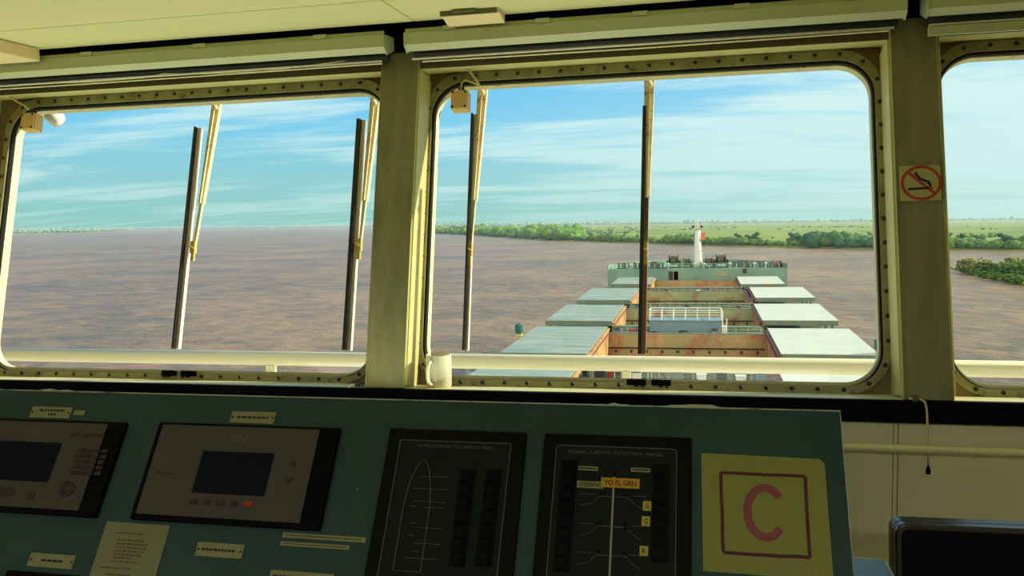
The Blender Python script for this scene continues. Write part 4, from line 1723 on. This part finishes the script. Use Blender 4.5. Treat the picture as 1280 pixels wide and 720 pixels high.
for k in range(7):
    x = A.x + (B.x - A.x) * k / 6
    for yv in (98.0, 100.6):
        bm = NB()
        tube(bm, [(x, yv, zt_ + 0.1), (x, yv, zt_ + hr)], 0.05, 6)
        obj('stanchion', bm, SRAILW, t)
bm = NB()
tube(bm, [(B.x + 0.1, 97.8, ZD), (B.x + 0.1, 97.8, zt_ + hr)], 0.06, 6)
tube(bm, [(B.x + 0.55, 97.8, ZD), (B.x + 0.55, 97.8, zt_ + 0.3)], 0.06, 6)
for q in range(7):
    z = ZD + 0.35 * q
    tube(bm, [(B.x + 0.1, 97.8, z), (B.x + 0.55, 97.8, z)], 0.03, 5)
obj('ladder', bm, SRAILW, t)

# foremast
MB_ = Vector((-1.25, 172.0, ZF))
mtop = at_y(872, 285, 172.0)
MB_.x = mtop.x
t = thing('foremast', 'tall white tapered foremast standing at the bow against the meadows', 'mast', MB_)
bm = NB()
lathe(bm, [(1.05, 0), (0.9, 1.0), (0.72, (mtop.z - ZF) * 0.5), (0.5, mtop.z - ZF)], MB_, 14)
obj('column', bm, MASTM, t, smooth=True)
bm = NB()
box(bm, MB_.x - 1.0, MB_.x + 1.0, 171.3, 172.7, mtop.z - 0.15, mtop.z, bev=0.02)
for sx_ in (-0.95, 0.95):
    tube(bm, [(MB_.x + sx_, 171.5, mtop.z), (MB_.x + sx_, 171.5, mtop.z + 0.8)], 0.05, 6)
tube(bm, [(MB_.x - 0.95, 171.5, mtop.z + 0.8), (MB_.x + 0.95, 171.5, mtop.z + 0.8)], 0.04, 6)
obj('crosstree', bm, MASTM, t)
for sx_ in (-0.85, 0.75):
    bm = NB()
    lathe(bm, [(0.22, 0), (0.26, 0.1), (0.26, 0.4), (0.1, 0.5)], (MB_.x + sx_, 171.4, mtop.z + 0.02), 10)
    obj('mast_lamp', bm, GEAR, t)
bm = NB()
tt = at_y(872, 271, 172.0)
tube(bm, [(MB_.x, 172, mtop.z), (MB_.x, 172, tt.z)], [0.14, 0.06], 8)
lathe(bm, [(0.2, 0), (0.2, 0.35), (0.05, 0.4)], (MB_.x, 172, tt.z - 0.9), 10)
obj('top_pole', bm, MASTM, t)
bm = NB()
pd = at_y(876, 299, 172.0)
box(bm, pd.x + 0.05, pd.x + 0.85, 171.7, 171.8, pd.z, pd.z + 1.3)
box(bm, pd.x - 0.1, pd.x + 0.85, 171.4, 172.0, pd.z - 0.08, pd.z)
obj('side_board', bm, FLAGO, t)
bm = NB()
for s in (-1, 1):
    tube(bm, [(MB_.x + s * 0.85, 172.4, ZF), (MB_.x + s * 0.45, 172.3, mtop.z)], 0.05, 5)
tube(bm, [(MB_.x - 1.6, 174, ZF), (MB_.x, 172.2, mtop.z)], 0.04, 5)
tube(bm, [(MB_.x + 2.2, 170, ZF), (MB_.x, 172.2, mtop.z - 3)], 0.06, 5)
obj('stays', bm, SRAIL, t)


# windlasses, winches, bollards and reels on the forecastle
def windlass(px, lab, sc_=1.0, Y=170.5):
    p = at_y(px, 335, Y)
    x = p.x
    t = thing('anchor_windlass', lab, 'windlass', (x, Y, ZF))
    b = NB()
    for s in (-1, 1):
        lathe(b, [(0.95 * sc_, -0.08), (0.95 * sc_, 0.08)], (x + s * 0.75 * sc_, Y, ZF + 1.35 * sc_), 16, Vector((1, 0, 0)))
    lathe(b, [(0.5 * sc_, -0.75 * sc_), (0.5 * sc_, 0.75 * sc_)], (x, Y, ZF + 1.35 * sc_), 14, Vector((1, 0, 0)))
    obj('drum', b, GEAR, t)
    b = NB()
    lathe(b, [(0.78 * sc_, -0.5 * sc_), (0.78 * sc_, 0.5 * sc_)], (x, Y, ZF + 1.35 * sc_), 14, Vector((1, 0, 0)))
    obj('rope', b, ROPE, t)
    b = NB()
    for s in (-1, 1):
        box(b, x + s * 1.05 * sc_ - 0.15, x + s * 1.05 * sc_ + 0.15, Y - 0.6, Y + 0.6, ZF, ZF + 1.4 * sc_, bev=0.03)
    box(b, x - 1.5 * sc_, x + 1.5 * sc_, Y - 0.8, Y + 0.8, ZF, ZF + 0.25)
    obj('frame', b, GEAR, t)
    b = NB()
    box(b, x + 1.25 * sc_, x + 1.9 * sc_, Y - 0.5, Y + 0.3, ZF + 0.2, ZF + 1.3 * sc_, bev=0.05)
    obj('motor', b, COVS, t)
    return t


windlass(842, 'dark anchor windlass on the forecastle, left of the foremast', 1.1)
windlass(858, 'smaller dark mooring winch close to the left of the foremast', 0.8, 171.5)
windlass(886, 'dark mooring winch just right of the foremast', 0.85, 171.0)
windlass(901, 'large dark anchor windlass on the forecastle, right of the foremast', 1.15)
windlass(818, 'small mooring winch toward the left forecastle side', 0.6, 171.0)
windlass(930, 'small mooring winch toward the right forecastle side', 0.6, 171.0)
p0 = None
for k, px in enumerate([776, 783, 790, 797, 803, 811, 826, 914, 921, 938, 946, 953, 961, 968, 974]):
    p = at_y(px, 337, 169.6)
    if p0 is None:
        t = thing('mooring_bollard', 'short twin post mooring bollard along the forecastle edge', 'bollard', (p.x, p.y, ZF), 'mooring bollards on the forecastle')
        for s in (-1, 1):
            bm = NB()
            lathe(bm, [(0.22, 0), (0.22, 0.9), (0.30, 0.92), (0.30, 1.05), (0.1, 1.1)], (p.x + s * 0.35, p.y, ZF), 10)
            obj('post', bm, GEAR, t)
        bm = NB()
        box(bm, p.x - 0.75, p.x + 0.75, p.y - 0.35, p.y + 0.35, ZF, ZF + 0.12)
        obj('base', bm, GEAR, t)
        p0 = t
    else:
        dup(p0, (p.x, p.y + 0.8 * (k % 3), ZF))
pv = None
for k, (px, hh) in enumerate([(788, 1.0), (806, 1.0), (835, 1.2), (868, 0.9), (880, 1.0), (912, 1.3), (943, 1.0), (957, 1.1)]):
    p = at_y(px, 337, 168.8)
    if pv is None:
        t = thing('mushroom_vent', 'pale mushroom ventilator along the forecastle aft edge', 'ventilator', (p.x, p.y, ZF), 'mushroom ventilators on the forecastle')
        bm = NB()
        lathe(bm, [(0.16, 0), (0.16, 0.8)], (p.x, p.y, ZF), 10)
        obj('stem', bm, SRAIL, t)
        bm = NB()
        lathe(bm, [(0.34, 0.75), (0.36, 0.9), (0.2, 1.05), (0, 1.1)], (p.x, p.y, ZF), 12)
        obj('cap', bm, MASTM, t)
        pv = t
    else:
        dup(pv, (p.x, p.y, ZF))
railing('forecastle_railing', 'green railing along the forecastle aft edge', 'railing', (XC - 15.5, 168.3, ZF), (XC + 15.5, 168.3, ZF), 0.95, 24, SRAIL, r=0.05)
t = thing('fore_hatch_reel', 'dark red rope reel near the right end of the forecastle', 'reel', at_y(971, 337, 170))
p = at_y(971, 337, 170)
bm = NB()
lathe(bm, [(0.62, -0.7), (0.62, -0.62), (0.35, -0.6), (0.35, 0.6), (0.62, 0.62), (0.62, 0.7)], (p.x, 170, ZF + 0.75), 14, Vector((1, 0, 0)))
obj('reel', bm, MAROON, t)
bm = NB()
box(bm, p.x - 0.8, p.x + 0.8, 169.7, 170.3, ZF, ZF + 0.2)
obj('cradle', bm, GEAR, t)

# lamp posts at the ship sides
for (px, py, pyb, Y, lab) in ((649, 408, 422, 88.0, 'dark green lantern on a short post at the left ship side'),
                              (1099.5, 427, 441, 80.0, 'green lantern on a short post at the right ship side')):
    p = at_y(px, py, Y)
    t = thing('side_lantern', lab, 'lantern', (p.x, Y, p.z - 1.5))
    bm = NB()
    lathe(bm, [(0.2, -0.55), (0.42, -0.5), (0.46, 0.3), (0.2, 0.5), (0, 0.52)], (p.x, Y, p.z - 0.2), 14)
    obj('lamp_head', bm, mat('lantern_teal', (30, 92, 92), 0.5), t)
    bm = NB()
    tube(bm, [(p.x, Y, ZD), (p.x, Y, p.z - 0.7)], 0.12, 8)
    box(bm, p.x - 0.3, p.x + 0.3, Y - 0.3, Y + 0.3, p.z - 1.0, p.z - 0.75)
    obj('post', bm, mat('post_yellow', (196, 180, 90), 0.6), t)

# ================================================================== RIVER, LAND, TREES
bm = NB()
R_ = 60000.0
# sits in the true horizontal plane
vs = [bm.verts.new(EF(x, y, 0)) for x, y in ((-R_, -3000), (R_, -3000), (R_, R_), (-R_, R_))]
bm.faces.new(vs)
o = struct('river_water', bm, WATER, origin=EF(0, 0, 0))
o.name = 'floor_river'


def shore(px, py):
    return EF.hit(px, py, 0.0)


SH = [(520, 291.3), (560, 292.5), (600, 294.5), (640, 297), (690, 300.3), (735, 302), (800, 304.5), (880, 307), (960, 308.7), (1030, 310.3), (1090, 311.5), (1190, 312.6), (1290, 314.2)]
pts = [shore(*p) for p in SH]
bm = NB()
last = pts[-1]
poly = pts + [(last[0] + 900, last[1] - 350), (60000, 1000), (60000, 59000), (-5800, 59000), (-5200, 20000), (-2100, 6200)]
top = [bm.verts.new(EF(x, y, 1.2)) for x, y in poly]
bm.faces.new(top)
bb = [bm.verts.new(EF(x, y, -0.5)) for x, y in poly]
for i in range(len(poly)):
    j = (i + 1) % len(poly)
    bm.faces.new((top[i], top[j], bb[j], bb[i]))
bmesh.ops.triangulate(bm, faces=bm.faces[:])
o = struct('floor_meadow', bm, MEADOW, origin=EF(0, 0, 0))
# far left bank, low and distant
bm = NB()
lp = [shore(-60, 294), shore(0, 292.6), (shore(60, 291.6)), shore(120, 289.6), shore(150, 288.0), shore(176, 286.0)]
pl_ = lp + [(-9500, 14000), (-16000, 9000)]
top = [bm.verts.new(EF(x, y, 2.0)) for x, y in pl_]
bm.faces.new(top)
bb = [bm.verts.new(EF(x, y, -0.5)) for x, y in pl_]
for i in range(len(pl_)):
    j = (i + 1) % len(pl_)
    bm.faces.new((top[i], top[j], bb[j], bb[i]))
struct('floor_left_bank', bm, MEADOW)


def blob(bm, c, r, sq=0.8, sub=1, rnd=random):
    q = bmesh.ops.create_icosphere(bm, subdivisions=sub, radius=1.0)
    off = Vector((rnd.random() * 50, rnd.random() * 50, rnd.random() * 50))
    for v in q['verts']:
        d = v.co.copy()
        n_ = 1 + 0.5 * noise.noise(d * 1.7 + off)
        p = Vector((d.x * r * n_, d.y * r * n_, d.z * r * sq * n_))
        v.co = c + T1 * p.x + T2 * p.y + UPW * p.z


def forest(path, n, hmin, hmax, depth, name, m_, lab, seed, density_fn=None, sub=1):
    rnd = random.Random(seed)
    b = NB()
    segs = list(zip(path, path[1:]))
    Ls = [math.hypot(q[0] - p[0], q[1] - p[1]) for p, q in segs]
    # choose by angle rather than length so that far parts stay dense enough
    for _ in range(n):
        k = rnd.randrange(len(segs))
        f_ = rnd.random()
        p, q = segs[k]
        x = p[0] + (q[0] - p[0]) * f_
        y = p[1] + (q[1] - p[1]) * f_
        dd = math.hypot(x, y)
        off = rnd.random() ** 1.6 * depth * dd / 1000
        x += off * x / dd + 3
        y += off * y / dd + 3
        nn = noise.noise(Vector((x * 0.02, y * 0.02, seed)))
        if density_fn and not density_fn(x, y, nn, rnd, off):
            continue
        h = (hmin + (hmax - hmin) * rnd.random() ** 1.3) * (1 + 0.5 * nn)
        r = h * rnd.uniform(0.45, 0.8)
        for j in range(3):
            blob(b, EF(x + rnd.uniform(-r, r), y + rnd.uniform(-r, r) * 0.6, h * rnd.uniform(0.3, 0.62) + 0.8), r * rnd.uniform(0.55, 0.9), 0.75, sub, rnd)
    o = obj(name, b, m_, smooth=True, origin=EF(path[0][0], path[0][1], 0))
    tag(o, lab, 'trees', kind='stuff')
    return o


# tall dense wood on the bank left of the cargo deck
P1 = [shore(*p) for p in [(536, 291.5), (600, 294.3), (640, 296.8), (690, 300.0), (716, 301.2)]]
forest(P1, 900, 9, 21, 130, 'riverside_wood', LEAF, 'dense green wood on the river bank left of the foremast', 3)
P2 = [shore(*p) for p in [(716, 301.2), (760, 303), (820, 305), (880, 306.8), (940, 308.2), (1000, 309.5), (1060, 310.8), (1110, 311.8), (1190, 312.4), (1290, 314)]]
forest(P2, 1500, 4, 9.5, 60, 'riverside_thicket', LEAFG, 'low green thicket along the far bank beyond the bow', 5, lambda x, y, n, r, o_: o_ < 25 or n > 0.05)
P3 = [shore(*p) for p in [(1008, 309.6), (1040, 310.4), (1075, 311.1), (1112, 311.7)]]
forest(P3, 170, 8, 12.5, 16, 'dark_grove', LEAFD, 'dark dense grove on the bank right of the foremast', 9)
PL = [shore(*p) for p in [(-40, 293.2), (40, 291.9), (90, 290.7), (130, 289.2), (158, 287.6)]]
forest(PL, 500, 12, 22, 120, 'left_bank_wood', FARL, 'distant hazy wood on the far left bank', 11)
def horizon_pt(px, dy):
    return shore(px, 282.5 - 0.011 * (px - 270) + dy)


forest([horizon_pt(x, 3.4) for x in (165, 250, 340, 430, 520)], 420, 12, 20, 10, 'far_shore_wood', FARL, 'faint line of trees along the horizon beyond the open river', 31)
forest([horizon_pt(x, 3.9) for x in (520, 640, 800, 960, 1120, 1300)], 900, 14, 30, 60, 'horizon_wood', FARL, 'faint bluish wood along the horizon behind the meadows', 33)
PM = [horizon_pt(x, y) for x, y in ((560, 10), (700, 16), (800, 19), (960, 24), (1120, 26), (1300, 29))]
forest(PM, 900, 3, 7.5, 1500, 'meadow_scrub', LEAFG, 'scattered scrub and hedges across the river meadows', 35, lambda x, y, n, r, o_: noise.noise(Vector((x * 0.004, y * 0.002, 3.3))) > 0.12)
# single trees standing above the scrub and on the meadow
rt = random.Random(21)
tproto = None
spots = [(738, 302.0), (752, 302.6), (771, 303.4), (789, 304.0), (826, 305.2), (839, 305.6), (915, 307.6), (930, 308.0), (941, 308.3), (985, 309.2), (994, 309.4), (1000, 309.5), (1192, 312.5), (1212, 312.9), (1232, 313.3), (1252, 313.6), (1270, 313.9)]
for k, s in enumerate(spots):
    x, y = shore(*s)
    if tproto is None:
        t = thing('bank_tree', 'small round crowned tree rising above the thicket on the far bank', 'tree', EF(x, y, 0), 'single trees on the far bank')
        bm = NB()
        tube(bm, [EF(x, y, 0.5), EF(x + 0.3, y, 5), EF(x, y, 8)], [0.5, 0.35, 0.15], 6)
        obj('trunk', bm, BARK, t)
        bm = NB()
        for q in range(9):
            a = rt.random() * 6.28
            r_ = rt.uniform(0.3, 3.0)
            blob(bm, EF(x + r_ * math.cos(a), y + r_ * math.sin(a), rt.uniform(4.5, 11)), rt.uniform(1.6, 2.8), 0.85, 2, rt)
        obj('crown', bm, LEAFD, t, smooth=True)
        tproto = t
    else:
        o = dup(tproto, EF(x + 6, y + 14 + rt.random() * 30, 0))
        sc_ = rt.uniform(0.75, 1.25)
        o.scale = (sc_ * rt.uniform(0.9, 1.2), sc_, sc_)
        o.rotation_euler = (0, 0, rt.random() * 6.28)

# island at the right
ISH = [(1188, 335.5), (1204, 340.5), (1222, 346), (1250, 351.5), (1290, 359)]
ip = [shore(*p) for p in ISH]
back = [shore(*p) for p in [(1300, 334), (1260, 334), (1226, 334), (1200, 333.6)]]
bm = NB()
pl_ = ip + back
top = [bm.verts.new(EF(x, y, 0.5)) for x, y in pl_]
bm.faces.new(top)
bb = [bm.verts.new(EF(x, y, -0.5)) for x, y in pl_]
for i in range(len(pl_)):
    j = (i + 1) % len(pl_)
    bm.faces.new((top[i], top[j], bb[j], bb[i]))
struct('floor_island', bm, mat('island_grass', (104, 124, 62), 0.9, spec=0.1))
ri_ = random.Random(4)
isl = [(1212, 341, 8.0, LEAFO, 'olive bush at the left end of the small island'),
       (1226, 343, 9.0, LEAFO, 'tall olive tree near the left end of the small island'),
       (1240, 344, 7.0, LEAFG, 'round green bush in the middle of the small island'),
       (1255, 345, 7.0, LEAFG, 'dark green bush right of the middle of the small island'),
       (1270, 344, 9.5, LEAFO, 'olive tree at the right end of the small island'),
       (1284, 347, 9.0, LEAFG, 'green tree cut by the right picture edge on the small island'),
       (1233, 348.5, 3.8, LEAFG, 'low green shrub on the island waterline, left'),
       (1248, 351, 4.0, LEAFG, 'low green shrub on the island waterline, centre'),
       (1264, 354, 4.4, LEAFG, 'low green shrub on the island waterline, right'),
       (1208, 341.5, 2.6, LEAFG, 'low shrub on the island left tip'),
       (1220, 345, 3.4, LEAFG, 'low green shrub before the olive tree on the island'),
       (1279, 356.5, 4.6, LEAFG, 'low green shrub on the island waterline by the picture edge')]
for px, py, h, m_, lab in isl:
    x, y = shore(px, py)
    y += 3
    t = thing('island_tree', lab, 'tree', EF(x, y, 0.4))
    bm = NB()
    for q in range(3):
        tube(bm, [EF(x, y, 0.3), EF(x + ri_.uniform(-1, 1) * h * 0.15, y, h * 0.3), EF(x + ri_.uniform(-1, 1) * h * 0.3, y, h * 0.6)], [0.25, 0.15, 0.06], 5)
    obj('stems', bm, BARK, t)
    bm = NB()
    for q in range(120):
        a = ri_.random() * 6.28
        rr_ = h * 0.62 * math.sqrt(ri_.random())
        zz = h * (0.10 + 0.78 * ri_.random() * (1 - (rr_ / (h * 0.75)) ** 2 * 0.6))
        blob(bm, EF(x + rr_ * math.cos(a) * 1.1, y + rr_ * math.sin(a), zz + 0.3), h * ri_.uniform(0.055, 0.125), 0.8, 2, ri_)
    obj('foliage', bm, m_, t, smooth=True)

# thin summer haze lying over the far water and the plain
hz = bpy.data.materials.new('thin_haze')
hz.use_nodes = True
t_ = NT(hz.node_tree)
t_.n.clear()
vs_ = t_.new('ShaderNodeVolumeScatter')
vs_.inputs['Color'].default_value = (0.62, 0.88, 1.0, 1)
vs_.inputs['Density'].default_value = 1.0 / 13000.0
vs_.inputs['Anisotropy'].default_value = 0.2
ou = t_.new('ShaderNodeOutputMaterial')
t_.link(vs_.outputs[0], ou.inputs['Volume'])
bm = NB()
box(bm, -45000, 45000, 260, 9500, 2.5, 27, EF)
tag(obj('river_haze', bm, hz), 'thin pale haze lying over the far river and meadows', 'haze', kind='stuff')
